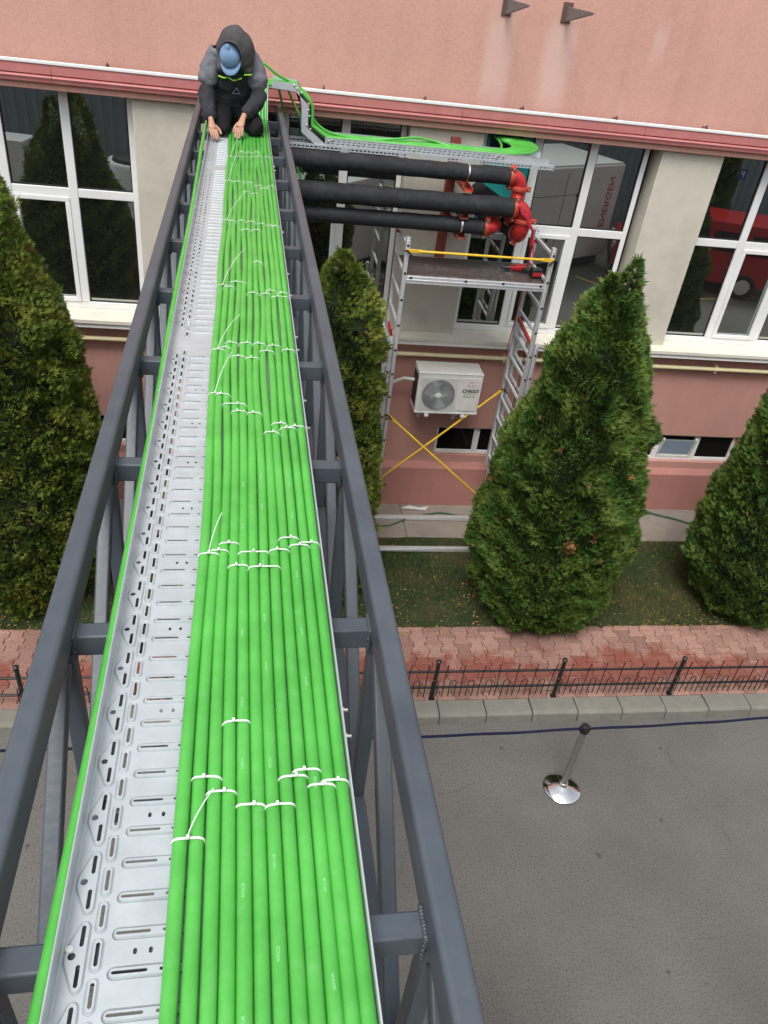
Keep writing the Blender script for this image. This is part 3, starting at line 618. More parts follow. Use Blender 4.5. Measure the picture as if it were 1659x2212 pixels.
# ================================================================== CABLE TRAY
zF = 4.935; zR = 4.987; uA, uB = -.288, .212
def capsule(c, hl, r, axis, n=5, ch=False):
    out = []
    for sgn in (1, -1):
        for i in range(n+1):
            a_ = -pi/2+pi*i/n
            x, y = hl+r*cos(a_), r*sin(a_)
            if sgn < 0: x, y = -x, -y
            out.append((c[0]+(x if axis == 'u' else -y), c[1]+(y if axis == 'u' else x)))
    return out
def rounded(poly, r, n=3):
    out = []; N = len(poly)
    for i in range(N):
        p0, p, p1 = Vector(poly[i-1]), Vector(poly[i]), Vector(poly[(i+1) % N])
        a_ = p+(p0-p).normalized()*r; c = p+(p1-p).normalized()*r
        for k in range(n+1):
            t_ = k/n; out.append(tuple(a_*(1-t_)**2+p*2*t_*(1-t_)+c*t_**2))
    return out
def scalep(poly, d):
    cx = sum(p[0] for p in poly)/len(poly); cy = sum(p[1] for p in poly)/len(poly); n = len(poly); out = []
    A_ = sum(poly[i][0]*poly[(i+1) % n][1]-poly[(i+1) % n][0]*poly[i][1] for i in range(n)); sg = 1 if A_ > 0 else -1
    for i in range(n):
        p0, p1, p2 = Vector(poly[i-1]), Vector(poly[i]), Vector(poly[(i+1) % n])
        d1 = (p1-p0); d2 = (p2-p1)
        nn = Vector((0, 0))
        if d1.length > 1e-9: nn += Vector((d1.y, -d1.x)).normalized()
        if d2.length > 1e-9: nn += Vector((d2.y, -d2.x)).normalized()
        nn = nn.normalized()*sg; out.append((p1.x+nn.x*d, p1.y+nn.y*d))
    return out
def inside(p, poly):
    c = False; n = len(poly)
    for i in range(n):
        a_, b_ = poly[i], poly[i-1]
        if (a_[1] > p[1]) != (b_[1] > p[1]) and p[0] < (b_[0]-a_[0])*(p[1]-a_[1])/(b_[1]-a_[1])+a_[0]: c = not c
    return c
def tile(u0_, u1_, L_, rings, holes):
    """rings: (poly, z). holes: polys. returns verts, tris"""
    pts = [(u0_, 0), (u1_, 0), (u1_, L_), (u0_, L_)]; zs = [0]*4; ed = [(0,1),(1,2),(2,3),(3,0)]
    for poly, z in rings+[(h_, zz) for h_, zz in holes]:
        o_ = len(pts); n = len(poly); pts += poly; zs += [z]*n; ed += [(o_+i, o_+(i+1) % n) for i in range(n)]
    r_ = geometry.delaunay_2d_cdt([Vector(p) for p in pts], ed, [], 0, 1e-6)
    V, F, ov = r_[0], r_[2], r_[3]
    vz = [zs[o_[0]] if o_ else 0 for o_ in ov]
    F = [f for f in F if not any(inside(((V[f[0]].x+V[f[1]].x+V[f[2]].x)/3, (V[f[0]].y+V[f[1]].y+V[f[2]].y)/3), h_) for h_, _ in holes)]
    nv = [(v.x, v.y, z) for v, z in zip(V, vz)]
    # turned-down hole walls
    for h_, zz in holes:
        o_ = len(nv); n = len(h_)
        nv += [(p[0], p[1], zz) for p in h_]+[(p[0], p[1], zz-.0022) for p in h_]
        F += [(o_+i, o_+(i+1) % n, o_+n+(i+1) % n, o_+n+i) for i in range(n)]
    return nv, F
E_ = .0032
dia = lambda c, hw, hl: rounded([(c[0]+hw*.75, c[1]-hl), (c[0]+hw, c[1]-hl*.86), (c[0]+hw, c[1]+hl*.86), (c[0]+hw*.75, c[1]+hl), (c[0]+hw*.25, c[1]+hl), (c[0]-hw, c[1]+hl*.16), (c[0]-hw, c[1]-hl*.16), (c[0]+hw*.25, c[1]-hl)], .0035, 2)
ringsA = []; holesA = []
o1 = dia((-.2632, .0625), .0158, .0545); ringsA = [(scalep(o1, .0040), 0), (scalep(o1, .0020), -.0026), (scalep(o1, -.0002), E_)]
holesA = [(capsule((-.2562, .0625-.0315), .0142, .0034, 's', 4), E_), (capsule((-.2562, .0625+.0315), .0142, .0034, 's', 4), E_), ([(-.2690+.0062*cos(2*pi*i/14), .0625+.0062*sin(2*pi*i/14)) for i in range(14)], E_)]
tA = (tile(-.2835, -.2435, .125, ringsA, holesA), .125)
c_ = capsule((-.230, .03125), .0180, .0085, 's', 6); tB = (tile(-.2435, -.2165, .0625, [(scalep(c_, .0024), 0), (c_, -.0026), (scalep(c_, -.0024), E_)], [(capsule((-.230, .03125), .0158, .0033, 's', 4), E_)]), .0625)
rC = []; hC = []
for k in range(4):
    y_ = .03125+.0625*k; c_ = capsule((-.145, y_), .0552, .0088, 'u', 6)
    rC += [(scalep(c_, .0022), 0), (scalep(c_, .0006), -.0050), (scalep(c_, -.0024), E_)]
    hC += [(capsule((-.176, y_), .0255, .0027, 'u', 4), E_), (capsule((-.1235, y_), .003, .0027, 'u', 4), E_)]
for q in (-.1705, -.1455): hC.append((capsule((q, .0635), .0022, .0032, 's', 4), 0))
tC = (tile(-.2165, -.078, .25, rC, hC), .25)
tC1 = (tile(-.2165, -.078, .0625, rC[:3], hC[:2]), .0625)
TRAY = thing('cable_tray', 'wide perforated galvanised cable tray lying on the truss under green cables', 'cable tray', (0, 0, 0), TR)
def strip(b, t_, s0, s1, phase):
    (V, F), L_ = t_; k = math.ceil((s0-phase)/L_-1e-6)
    s = phase+k*L_; u_a = min(v[0] for v in V); u_b = max(v[0] for v in V)
    if s-s0 > 1e-5: b.add([(u_a, s0, zF), (u_b, s0, zF), (u_b, s, zF), (u_a, s, zF)], [(0,1,2,3)])
    while s+L_ <= s1+1e-6:
        b.add([(x_, y_+s, z_+zF) for x_, y_, z_ in V], F); s += L_
    if s1-s > 1e-5: b.add([(u_a, s, zF), (u_b, s, zF), (u_b, s1, zF), (u_a, s1, zF)], [(0,1,2,3)])
def section(s0, s1, ph, pat=True):
    b = MB()
    if pat:
        pa, pb = s0+.035, s1-.045
        b.add([(-.2835, s0, zF), (-.078, s0, zF), (-.078, pa, zF), (-.2835, pa, zF)], [(0,1,2,3)]); b.add([(-.2835, pb, zF), (-.078, pb, zF), (-.078, s1, zF), (-.2835, s1, zF)], [(0,1,2,3)])
        strip(b, tA, pa, pb, ph+.66-.0625); strip(b, tB, pa, pb, ph+.66-.03125); pc_ = ph+.661-.0635; ka = pc_+.25*math.ceil((pa-pc_)/.25-1e-6); kb = pc_+.25*math.floor((pb-pc_)/.25+1e-6)
        strip(b, tC1, pa, ka, pc_); strip(b, tC, ka, kb, pc_); strip(b, tC1, kb, pb, pc_)
        b.add([(-.078, s0, zF), (.2075, s0, zF), (.2075, s1, zF), (-.078, s1, zF)], [(0,1,2,3)])
    else: b.add([(-.2835, s0, zF), (.2075, s0, zF), (.2075, s1, zF), (-.2835, s1, zF)], [(0,1,2,3)])
    for sg, ue in ((1, uA), (-1, uB)):
        pr = [(4.5, 0), (1.8, .0012), (.6, .004), (0, .010), (-.5, .040), (-1.5, .0475), (-1.6, .0505), (-.6, .0525), (1.2, .0520), (2.2, .050), (2.4, .0475)]
        vs = []; n = len(pr); SS = [s0, s1]
        for s in SS: vs += [(ue+sg*p*.001, s, zF+z) for p, z in pr]
        b.add(vs, [(i, i+1, n+i+1, n+i) for i in range(n-1)])
    o = b.build('tray_section', M['zinc'], TRAY, recalc=False); o.data.polygons.foreach_set('use_smooth', [True]*len(o.data.polygons)); o.data.set_sharp_from_angle(angle=radians(18))
    return o
section(-3.13, -.03, 0, False); section(-.03, 3.065, 0); section(3.065, 6.165, 3.1-.66+.6598+.025); section(6.165, 7.95, 6.2+.003)
# bracket bolts on right rim
for s in (2.99, 3.12, 6.1, 6.22, 1.05, 1.12, 4.6, 2.35, 2.55, 3.6, 3.9):
    b = MB(); b.lathe([(.007, 0), (.007, .006), (.004, .006), (.004, .014)], (0, 0, 0), 8, 'x'); b.build('bolt', M['bolt'], TRAY, loc=(uB+.0015, s, zF+.026))
b = MB(); b.lathe([(.0055, 0), (.006, .001), (.002, .0022)], (-.2745, .672, zF+E_), 14); b.build('rivet', M['white'], TRAY, smooth=True)
# rising end piece behind the worker + goose-neck branch along the facade
def tray_path(name, pts, across, w, h, parent, mt, slots=False):
    """channel swept along pts (centre line of floor); across = unit width vector; up computed"""
    b = MB(); pts = [Vector(p) for p in pts]; across = Vector(across).normalized(); N = len(pts); vs = []
    for i, p in enumerate(pts):
        d1 = (p-pts[i-1]).normalized() if i else (pts[1]-p).normalized(); d2 = (pts[i+1]-p).normalized() if i < N-1 else d1
        n1 = d1.cross(across)*-1; n2 = d2.cross(across)*-1
        nn = (n1+n2).normalized(); sc = 1/max(.5, nn.dot(n1)); 
        if nn.z < 0 and abs(nn.z) > .9: nn = -nn
        up = nn*sc
        vs += [p-across*w/2+up*h, p-across*w/2, p+across*w/2, p+across*w/2+up*h]
    for i in range(N-1):
        for k in range(3): b.add([vs[i*4+k], vs[i*4+k+1], vs[(i+1)*4+k+1], vs[(i+1)*4+k]], [(0,1,2,3)])
    o = b.build(name, mt, parent, recalc=False); md = o.modifiers.new('sheet', 'SOLIDIFY'); md.thickness = .0022; md.offset = 0
    return o, vs
tray_path('rising_section', [(-.038, 7.95, zF), (-.038, 8.12, 5.21), (-.038, 8.58, 5.215)], (1, 0, 0), .50, .055, TRAY, M['zinc'])
TR2 = thing('branch_cable_tray', 'galvanised cable tray dropping beside the truss and running along the facade above the black pipes', 'cable tray', (0, 8.35, 4.75))
L2 = lambda pts: [(p[0], p[1]-8.35, p[2]-4.75) for p in pts]
YC = 8.35; Wd = .30
path2 = [(.06, YC, 5.215), (.275, YC, 5.205), (.40, YC, 5.10), (.405, YC, 4.90), (.575, YC, 4.775)]
tray_path('goose_neck', L2(path2), (0, 1, 0), Wd, .062, TR2, M['zinc'])
# long run with slotted side walls (real slots)
def slotted_run():
    b = MB(); x0_, x1_ = .575, 2.84; z = 4.775
    b.add([(x0_, YC-Wd/2, z), (x1_, YC-Wd/2, z), (x1_, YC+Wd/2, z), (x0_, YC+Wd/2, z)], [(0,1,2,3)])
    for yy in (YC-Wd/2, YC+Wd/2):
        n = int((x1_-x0_)/.05); 
        for k in range(n):
            xa = x0_+k*.05; xb = xa+.05; last = xa > 2.33
            def q(x_a, x_b, z_a, z_b): b.add([(x_a, yy, z_a), (x_b, yy, z_a), (x_b, yy, z_b), (x_a, yy, z_b)], [(0,1,2,3)])
            if last: q(xa, xb, z, z+.062); continue
            q(xa, xb, z, z+.010); q(xa, xb, z+.017, z+.034); q(xa, xb, z+.041, z+.062)
            q(xa, xa+.009, z+.010, z+.017); q(xa+.041, xb, z+.010, z+.017)
            q(xa, xa+.020, z+.034, z+.041); q(xa+.046, xb, z+.034, z+.041)
        xe = x0_+n*.05; b.add([(xe, yy, z), (x1_, yy, z), (x1_, yy, z+.062), (xe, yy, z+.062)], [(0,1,2,3)])
        b.bar((x0_, yy, z+.063), (x1_, yy, z+.063), .006, .004)
    b.v = L2(b.v); return b.build('slotted_section', M['zinc'], TR2, recalc=False)
slotted_run()
for k, (x_, z_) in enumerate(((.29, 5.23), (.33, 5.2), (.26, 5.255), (.405, 5.06), (.415, 5.01), (.395, 4.93), (.43, 4.90), (.61, 4.81), (.64, 4.82), (1.45, 4.80), (2.28, 4.80), (2.3, 4.82), (2.36, 4.815))):
    b = MB(); b.lathe([(.009, 0), (.009, -.006), (.005, -.008)], (0, 0, 0), 8, 'y'); b.build('bolt', M['bolt'], TR2, loc=(x_, YC-Wd/2-.003-8.35, z_-4.75))
# two slotted support struts below
for yy, z_, lab in ((YC-Wd/2-.012, 4.752, 'slotted galvanised strut under the front edge of the branch tray'), (YC+Wd/2-.02, 4.750, 'slotted galvanised strut under the rear edge of the branch tray')):
    b = MB(); x_ = .18; ht = .041
    while x_ < 2.90:
        for (xa, xb, za, zb) in ((x_, x_+.04, z_-ht/2, z_-ht/2+.012), (x_, x_+.04, z_+ht/2-.016, z_+ht/2), (x_, x_+.013, z_-ht/2+.012, z_+ht/2-.016)): b.box((xa, yy-.002, za), (xb, yy, zb))
        x_ += .04
    b.box((.18, yy, z_+ht/2-.003), (2.90, yy+.04, z_+ht/2)); b.box((.18, yy, z_-ht/2), (2.90, yy+.04, z_-ht/2+.003))
    o = b.build('support_strut', M['zinc']); tag(o, lab, 'strut', 'slotted struts under the branch tray')

# ================================================================== GREEN CABLES
rc = .0138; NC = 12; cw = .0279
def cu_(i): return -.1105+cw*i
rj = random.Random(21)
phs = [[rj.uniform(0, 6.28) for _ in range(6)] for _ in range(NC)]
def cable_uz(i, s):
    u = cu_(i)
    u += .010*math.exp(-((s-1.9)/.6)**2)*(1-i/6) if i < 6 else 0
    wv = .0046*min(1, max(0, (s-1.0)/2.5))
    com = .0035*sin(1.7*s+.4)+.002*sin(3.9*s)                         # all cables drift together
    edge_ = min(1, (NC-1-i)/2)
    u += com*edge_*min(1, i/2+.3)
    nf = min(1, max(.25, (s-.6)/2.2))
    pair = .0022*nf*sin(4.1*s+phs[i//2][0])*edge_+wv*.45*sin(6.3*s+phs[i][1])*edge_
    u += pair
    z = zF+.0155+.0012+.0015*(1+sin(2.9*s+phs[i][2]))+.0035*wv/.0046*(1+sin(5.7*s+phs[i][3]))*.4
    return u, z
order = ['leftmost', 'second', 'third', 'fourth', 'fifth', 'sixth', 'seventh', 'eighth', 'ninth', 'tenth', 'eleventh', 'rightmost']
for i in range(NC):
    pts = []; s = -3.0
    while s < 7.8:
        u, z = cable_uz(i, s); pts.append(T(u, s, z)); s += .06
    ul = cu_(i); yi = YC-Wd/2+.022+(NC-1-i)*.0235       # rightmost cable turns first and lies nearest the camera
    zi = 5.235
    R1 = .10+(NC-1-i)*.0235*.6
    # rise, then quarter turn to the right
    for q in ((7.95, 4.965), (8.0, 5.02), (8.06, 5.12), (8.11, 5.20), (8.15, zi)): pts.append(T(ul, q[0], q[1]))
    tx = T(ul, 8.15, 0).x; ty = yi
    ry = max(.02, ty-T(ul, 8.15, 0).y)
    r_ = min(.14, ry); cx_ = tx+r_
    pts.append(Vector((tx, ty-r_, zi)))
    for k in range(1, 7):
        a_ = pi-(pi/2)*k/6; pts.append(Vector((cx_+r_*cos(a_), ty-r_+r_*sin(a_), zi)))
    # goose neck
    h_ = .018
    for q in ((.26, 5.225+h_*.3), (.31, 5.205), (.40+h_, 5.12), (.425+h_, 5.05), (.428+h_, 4.93), (.45+h_, 4.905), (.585, 4.83), (.63, 4.818)): pts.append(Vector((max(q[0], cx_+.01) if q[0] < .3 else q[0], yi, q[1]+.01)))
    x_ = .75; zt_ = 4.822; cxa = 2.40
    while x_ < cxa-.05: pts.append(Vector((x_, yi+.003*sin(x_*7+i), zt_+.004*sin(x_*5+i*2)))); x_ += .15
    yc_ = 8.60; ra = yc_-yi+.02                       # concentric bends back to the opening in the panel
    for k in range(0, 9):
        a_ = -pi/2+radians(150)*k/8; pts.append(Vector((cxa+.01+ra*cos(a_), yc_+.02+ra*sin(a_)*.9, zt_+.05*k/8+.006*(i % 3))))
    pts.append(Vector((2.46+.022*i, 9.02, 4.875)))
    # smooth by Catmull-Rom on the tail
    head = [p for p in pts if p.y < 7.7]; tail = pts[len(head)-1:]
    sm = []
    for k in range(len(tail)-1):
        p0, p1, p2, p3 = tail[max(k-1, 0)], tail[k], tail[k+1], tail[min(k+2, len(tail)-1)]
        for j in range(3):
            t_ = j/3; sm.append(.5*((2*p1)+(p2-p0)*t_+(2*p0-5*p1+4*p2-p3)*t_*t_+(3*p1-p0-3*p2+p3)*t_**3))
    sm.append(tail[-1])
    b = MB(); b.tube(head[:-1]+sm, rc, 14)
    ob = b.build('green_cable', M['green'], smooth=True, recalc=False)
    tag(ob, 'bright green cable lying %s of twelve on the tray, counted from the bare metal side' % order[i], 'cable', 'green cables laid on the tray')
    if i in (4, 6, 9):
        k_ = 0; s_ = .52+.05*i % .2
        while s_ < 2.1:
            u, z = cable_uz(i, s_); u2, z2 = cable_uz(i, s_+.01); mm = Matrix.Translation(T(u+(.001 if i % 2 else -.002), s_, z+rc-.0001)) @ Matrix.Rotation(TR+pi/2, 4, 'Z')
            text_mesh('printed_text', 'AENOR', .0078, M['print'], mm, ob, bold=.0001, ext=.0003); s_ += .16+.05*((k_*7+i) % 3); k_ += 1
# single cable outside the tray on the left
b = MB(); pts = []
s = -3.0
while s < 8.0:
    w_ = min(1, max(0, (s-2.6)/1.4)); v_ = max(0, 1-abs(s-.2)/.9)
    u = -.3015-.0015*sin(s*1.3)-.009*v_+w_*(-.012+.010*sin((s-3.2)*1.1))
    if s > 6.6: u += .01*(s-6.6)
    z = zF-.015+.035*w_+(.03*max(0, s-6.2) if s > 6.2 else 0)
    pts.append(T(u, s, z)); s += .1
b.tube(pts, rc, 12); tag(b.build('green_cable', M['green'], smooth=True, recalc=False), 'lone green cable running outside the left rim of the tray', 'cable', 'green cables laid beside the tray')
# loose cables at the branch
for pl, lab in (([(-.10, 8.3, 5.42), (.0, 8.32, 5.38), (.10, 8.36, 5.31), (.22, 8.42, 5.255)], 'short green cable end rising above the bend of the branch tray'),
                ([(.44, 8.28, 5.0), (.50, 8.3, 4.93), (.62, 8.33, 4.865), (.85, 8.35, 4.83), (1.0, 8.38, 4.825), (1.25, 8.34, 4.855), (1.5, 8.42, 4.875), (1.72, 8.46, 4.845), (1.95, 8.36, 4.82), (2.2, 8.33, 4.82), (2.38, 8.45, 4.84), (2.42, 8.62, 4.87), (2.44, 9.0, 4.87)], 'loose green cable bulging above the others along the branch tray'),
                ([(.12, 8.45, 5.2), (.17, 8.62, 5.0), (.22, 8.66, 4.75), (.36, 8.6, 4.4), (.44, 8.55, 4.2)], 'dark green cable hanging behind the end of the truss'),
                ([(.20, 8.5, 5.2), (.27, 8.66, 5.05), (.36, 8.62, 4.88), (.40, 8.6, 4.6)], 'second green cable hanging behind the truss, nearer the branch tray')):
    V_ = [Vector(p) for p in pl]; sm = []
    for k in range(len(V_)-1):
        p0, p1, p2, p3 = V_[max(k-1, 0)], V_[k], V_[k+1], V_[min(k+2, len(V_)-1)]
        for j in range(5):
            t_ = j/5; sm.append(.5*((2*p1)+(p2-p0)*t_+(2*p0-5*p1+4*p2-p3)*t_*t_+(3*p1-p0-3*p2+p3)*t_**3))
    sm.append(V_[-1]); b = MB(); b.tube(sm, .012, 10); tag(b.build('green_cable', M['green'], smooth=True), lab, 'cable')

# ------------------------------------------------------------------ cable ties
f_s = lambda y: None
PX = lambda px, py, z: None
def s_at(px, py, z=4.962):
    d = (px-829.5)/f_*ax-(py-1106)/f_*bx_+fwd; k = (z-6.3)/d.z; q = Vector((0, 0, 6.3))+d*k
    return -sin(TR)*q.x+cos(TR)*q.y
# rows measured along the tray in metres from the camera: (s, first cable, last cable, tail length, tail sideways)
TIES = []
def row(nm, items):
    for (y, a_, c, *tl) in items:
        xm = 340+ (y < 2212)*0
        # px of the middle of the cables at that row, iterated from s
        s = 1.0
        for _ in range(12):
            u, z = cable_uz((a_+c)//2, s); p = T(u, s, z)-Vector((0, 0, 6.3)); w = p.dot(fwd); py = 1106-f_*p.dot(bx_)/w
            s += (py-y)*.0012*max(.4, s)**2*.55
        TIES.append((nm, s, a_, c, tl[0] if tl else None))
row('nearest', [(1822, 0, 1, (.09, .045)), (1690, 1, 2), (1720, 2, 3), (1748, 4, 5), (1748, 6, 7), (1687, 7, 8), (1672, 8, 9), (1706, 9, 10), (1695, 10, 11)])
row('lone second', [(1568, 3, 4)])
row('third', [(1205, 0, 1, (.15, .03)), (1197, 1, 2), (1182, 2, 3), (1230, 3, 4), (1199, 4, 6), (1234, 5, 7), (1196, 7, 8), (1171, 8, 9), (1186, 9, 10), (1181, 10, 11)])
row('fourth', [(857, 0, 1, (.28, .055)), (859, 1, 2), (880, 2, 4), (896, 3, 4), (900, 5, 6), (942, 7, 8), (922, 8, 9), (932, 9, 10), (929, 10, 11)])
row('fifth', [(761, 0, 1, (.28, .085)), (758, 1, 2), (747, 2, 3), (747, 4, 5), (749, 6, 7), (753, 8, 9), (763, 10, 11), (765, 7, 8), (776, 3, 4), (780, 5, 6)])
row('sixth', [(622, 0, 1, (.45, .10)), (625, 1, 2), (615, 2, 4), (639, 5, 6), (641, 7, 8), (634, 8, 9), (646, 9, 11), (638, 10, 11)])
row('lone seventh', [(572, 6, 7)])
row('eighth', [(481, 0, 1, (.5, .10)), (483, 1, 2), (482, 3, 4), (485, 5, 6), (489, 7, 8), (493, 9, 10), (494, 10, 11), (501, 4, 5), (502, 6, 7)])
row('ninth', [(419, 4, 5), (423, 6, 7)])
row('tenth', [(395, 0, 1, (.75, .04)), (398, 2, 4), (400, 5, 6), (407, 7, 8), (413, 8, 10), (407, 10, 11)])
row('eleventh', [(343, 0, 1, (.55, .05)), (345, 2, 3), (346, 4, 5), (346, 6, 7), (345, 8, 9), (346, 10, 11), (334, 3, 4), (334, 5, 6), (335, 7, 8)])
row('farthest', [(294, 1, 2), (298, 3, 4), (298, 5, 6), (299, 7, 8), (300, 9, 10)])
ORD = ['first', 'second', 'third', 'fourth', 'fifth', 'sixth', 'seventh', 'eighth', 'ninth', 'tenth', 'eleventh', 'twelfth']
used = {}
rt = random.Random(9)
for (nm, s, a_, c, tl) in TIES:
    ua, za = cable_uz(a_, s); ub, zb = cable_uz(c, s)
    R_t = rc+.0012; z0 = (za+zb)/2; pts = []
    sk_ = rt.uniform(-.004, .004)
    for k in range(7): an = pi*1.15-(pi*.62)*k/6; pts.append((ua+R_t*cos(an), z0+R_t*sin(an)))
    mid = rt.uniform(0, .0015)
    pts.append(((ua+ub)/2, z0+R_t+mid))
    for k in range(7): an = pi*.47-(pi*.62)*k/6; pts.append((ub+R_t*cos(an), z0+R_t*sin(an)))
    hw = .0024
    b = MB(); n = len(pts); vs = []
    for j, (u, z) in enumerate(pts):
        ss = s+sk_*(j/n-.5)*2
        zc_ = z0; du, dz = (u-(ua if j < n/2 else ub)), z-zc_; l_ = math.hypot(du, dz) or 1; th = .0014
        for (o1_, o2_) in ((-hw, 0), (hw, 0), (hw, th), (-hw, th)): vs.append(T(u+du/l_*o2_, ss+o1_, z+dz/l_*o2_))
    fs = [(j*4+k, j*4+(k+1) % 4, (j+1)*4+(k+1) % 4, (j+1)*4+k) for j in range(n-1) for k in range(4)]
    b.add(vs, fs)
    if nm == 'nearest' and False: pass
    key = (nm, a_, c); 
    sq = {1: 'pair', 2: 'three', 3: 'four'}[c-a_]
    lab = 'white tie round %s %s %s green cables, %s tie row' % (ORD[a_], {1: 'and', 2: 'to', 3: 'to'}[c-a_], ORD[c], nm)
    if tl: lab += ', long uncut tail'
    base = T((ua+ub)/2, s, z0)
    b.v = [tuple(Vector(v)-base) for v in b.v]
    root = b.build('cable_tie', M['tie'], loc=base, smooth=False); tag(root, lab, 'cable tie', 'white cable ties on the green cables')
    hu = ua+(ub-ua)*rt.choice((.3, .5, .7)) if not tl else (ua+ub)/2
    hb = MB(); hp = T(hu, s, z0+R_t+.0045)-base
    hb.bar(hp-Vector((0, .0042, 0)), hp+Vector((0, .0042, 0)), .0062, .0062); hb.build('tie_head', M['tie'], root, bevel=.0012)
    if tl:
        L_, sd_ = tl; tp = [hp+Vector((sd_*q**1.25*.9, L_*q, .030*sin(q*pi*.6)*min(1, L_/.25)+.003)) for q in [j/8 for j in range(9)]]
        tb = MB(); 
        for j in range(8): tb.bar(tp[j], tp[j+1]+(tp[j+1]-tp[j])*.02, .0020, .0012)
        tb.build('tie_tail', M['tie'], root)

# ================================================================== BLACK PIPES with red grooved elbows
def pipe_thing(lab, y, z, r, x0_, x1_, down, stub, seed):
    t = thing('insulated_pipe', lab, 'pipe', (x1_, y, z), group='black insulated pipes with red elbows')
    b = MB(); n = 26; b.tube([(x0_-x1_+(x1_-x0_-.02)*k/n, .002*sin(k*1.3+seed), .002*sin(k*1.9)) for k in range(n+1)], r, 28, rr=[r*(1+.012*sin(k*2.1+seed)) for k in range(n+1)]); b.build('insulation', M['foam'], t, smooth=True)
    b = MB(); b.tube([(-.03, 0, 0), (.02, 0, 0)], r*.82, 24); b.build('pipe_end', M['redp'], t, smooth=True)
    def coupling(c, axis, rr_):
        b = MB(); h = .022
        pr = [(rr_*1.02, -h), (rr_*1.22, -h), (rr_*1.28, -h*.6), (rr_*1.28, h*.6), (rr_*1.22, h), (rr_*1.02, h)]
        b.lathe(pr, c, 28, axis); c_ = Vector(c)
        for sg in (1, -1):
            dv = {'x': Vector((0, -.45, .9)), 'z': Vector((1, -.15, 0)), 'y': Vector((.3, 0, .95))}[axis].normalized()*sg
            al = {'x': Vector((1, 0, 0)), 'z': Vector((0, 0, 1)), 'y': Vector((0, 1, 0))}[axis]
            p = c_+dv*rr_*1.25; b.bar(p-dv*.012, p+dv*.035, .04, .05, al)
        o = b.build('coupling', M['oranged'], t, smooth=True, bevel=.003)
        for sg in (1, -1):
            p = c_+dv*0+({'x': Vector((0, -.45, .9)), 'z': Vector((1, -.15, 0)), 'y': Vector((.3, 0, .95))}[axis].normalized()*sg)*(rr_*1.25+.018)
            q = MB(); vv = al.cross(dv).normalized(); q.tube([p-vv*.035, p+vv*.035], .009, 8); q.tube([p-vv*.04, p-vv*.028], .015, 6); q.build('clamp_bolt', M['bolt'], o)
    rr_ = r*.84; coupling((.0, 0, 0), 'x', rr_)
    R_ = rr_*1.25
    if down:
        b = MB(); pts = [(.02+R_*sin(a_), 0, -R_+R_*cos(a_)) for a_ in [pi/2*k/10 for k in range(11)]]; pts = [(-.0, 0, 0)]+pts+[(.02+R_, 0, -R_-.03)]
        b.tube(pts, rr_, 26); b.build('elbow', M['redp'], t, smooth=True)
        coupling((.02+R_, 0, -R_-.02), 'z', rr_)
        b = MB(); z1_ = -R_-.04-down; pts = [(.02+R_, 0, -R_-.02), (.02+R_, 0, z1_)]+[(.02+R_-.0, R_-R_*cos(a_), z1_-R_*sin(a_)) for a_ in [pi/2*k/8 for k in range(1, 9)]]
        b.tube(pts, rr_, 26); b.build('lower_elbow', M['redp'], t, smooth=True)
        b = MB(); p = Vector(pts[-1]); q = Vector((p.x-.22, p.y+stub, p.z+.06)); b.tube([p, p+Vector((-.02, .05, 0)), q], r, 24); b.build('return_pipe', M['foam'], t, smooth=True)
        coupling(tuple(p), 'y', rr_)
    else:
        b = MB(); pts = [(0, 0, 0)]+[(.02+R_*sin(a_), R_-R_*cos(a_), 0) for a_ in [pi/2*k/10 for k in range(11)]]
        b.tube(pts, rr_, 26); b.lathe([(rr_*.6, 0), (rr_*.98, .01), (rr_*.98, .05)], (.02+R_, R_-.02, 0), 20, 'y'); b.build('elbow', M['redp'], t, smooth=True)
        coupling((.02+R_, R_+.01, 0), 'y', rr_)
        b = MB(); b.tube([(.02+R_, R_+.02, 0), (.0+R_, R_+stub, .02)], r, 24); b.build('return_pipe', M['foam'], t, smooth=True)
    # silver hanger band
    b = MB(); xb_ = 1.985-x1_; b.tube([(xb_-.008, 0, 0), (xb_+.008, 0, 0)], r*1.02, 28); b.build('pipe_band', M['bolt'] if seed != 2 else M['black'], t, smooth=True)
    return t
pipe_thing('top black insulated pipe ending in a red elbow that turns down', 8.05, 4.668, .080, -.15, 2.43, .17, .75, 1)
pipe_thing('middle and thickest black insulated pipe with wrapped red elbow', 7.97, 4.395, .094, -.15, 2.50, .03, .80, 2)
pipe_thing('lowest and shortest black insulated pipe ending in a red elbow', 8.0, 4.178, .078, -.15, 2.245, 0, .55, 3)
# pipe support on pilaster
t = thing('pipe_support', 'red primed steel post with arms holding the black pipes on the pilaster', 'pipe support', (1.99, 8.84, 3.4))
b = MB(); b.box((-.05, -.07, 0), (.05, -.001, 1.45)); b.build('post', M['primer'], t, bevel=.004)
for z_ in (1.142, .885, .685):
    b = MB(); b.box((-.045, -.92, z_-.03), (.045, -.07, z_-.022)); b.box((-.045, -.92, z_-.03), (-.038, -.07, z_+.012)); b.box((.038, -.92, z_-.03), (.045, -.07, z_+.012)); b.build('arm', M['oranged'] if z_ > 1 else M['primer'], t, bevel=.002)
b = MB(); b.tube([(.05, 0, 0), (.052, 0, .02), (.1, 0, .03)], .012, 8); 
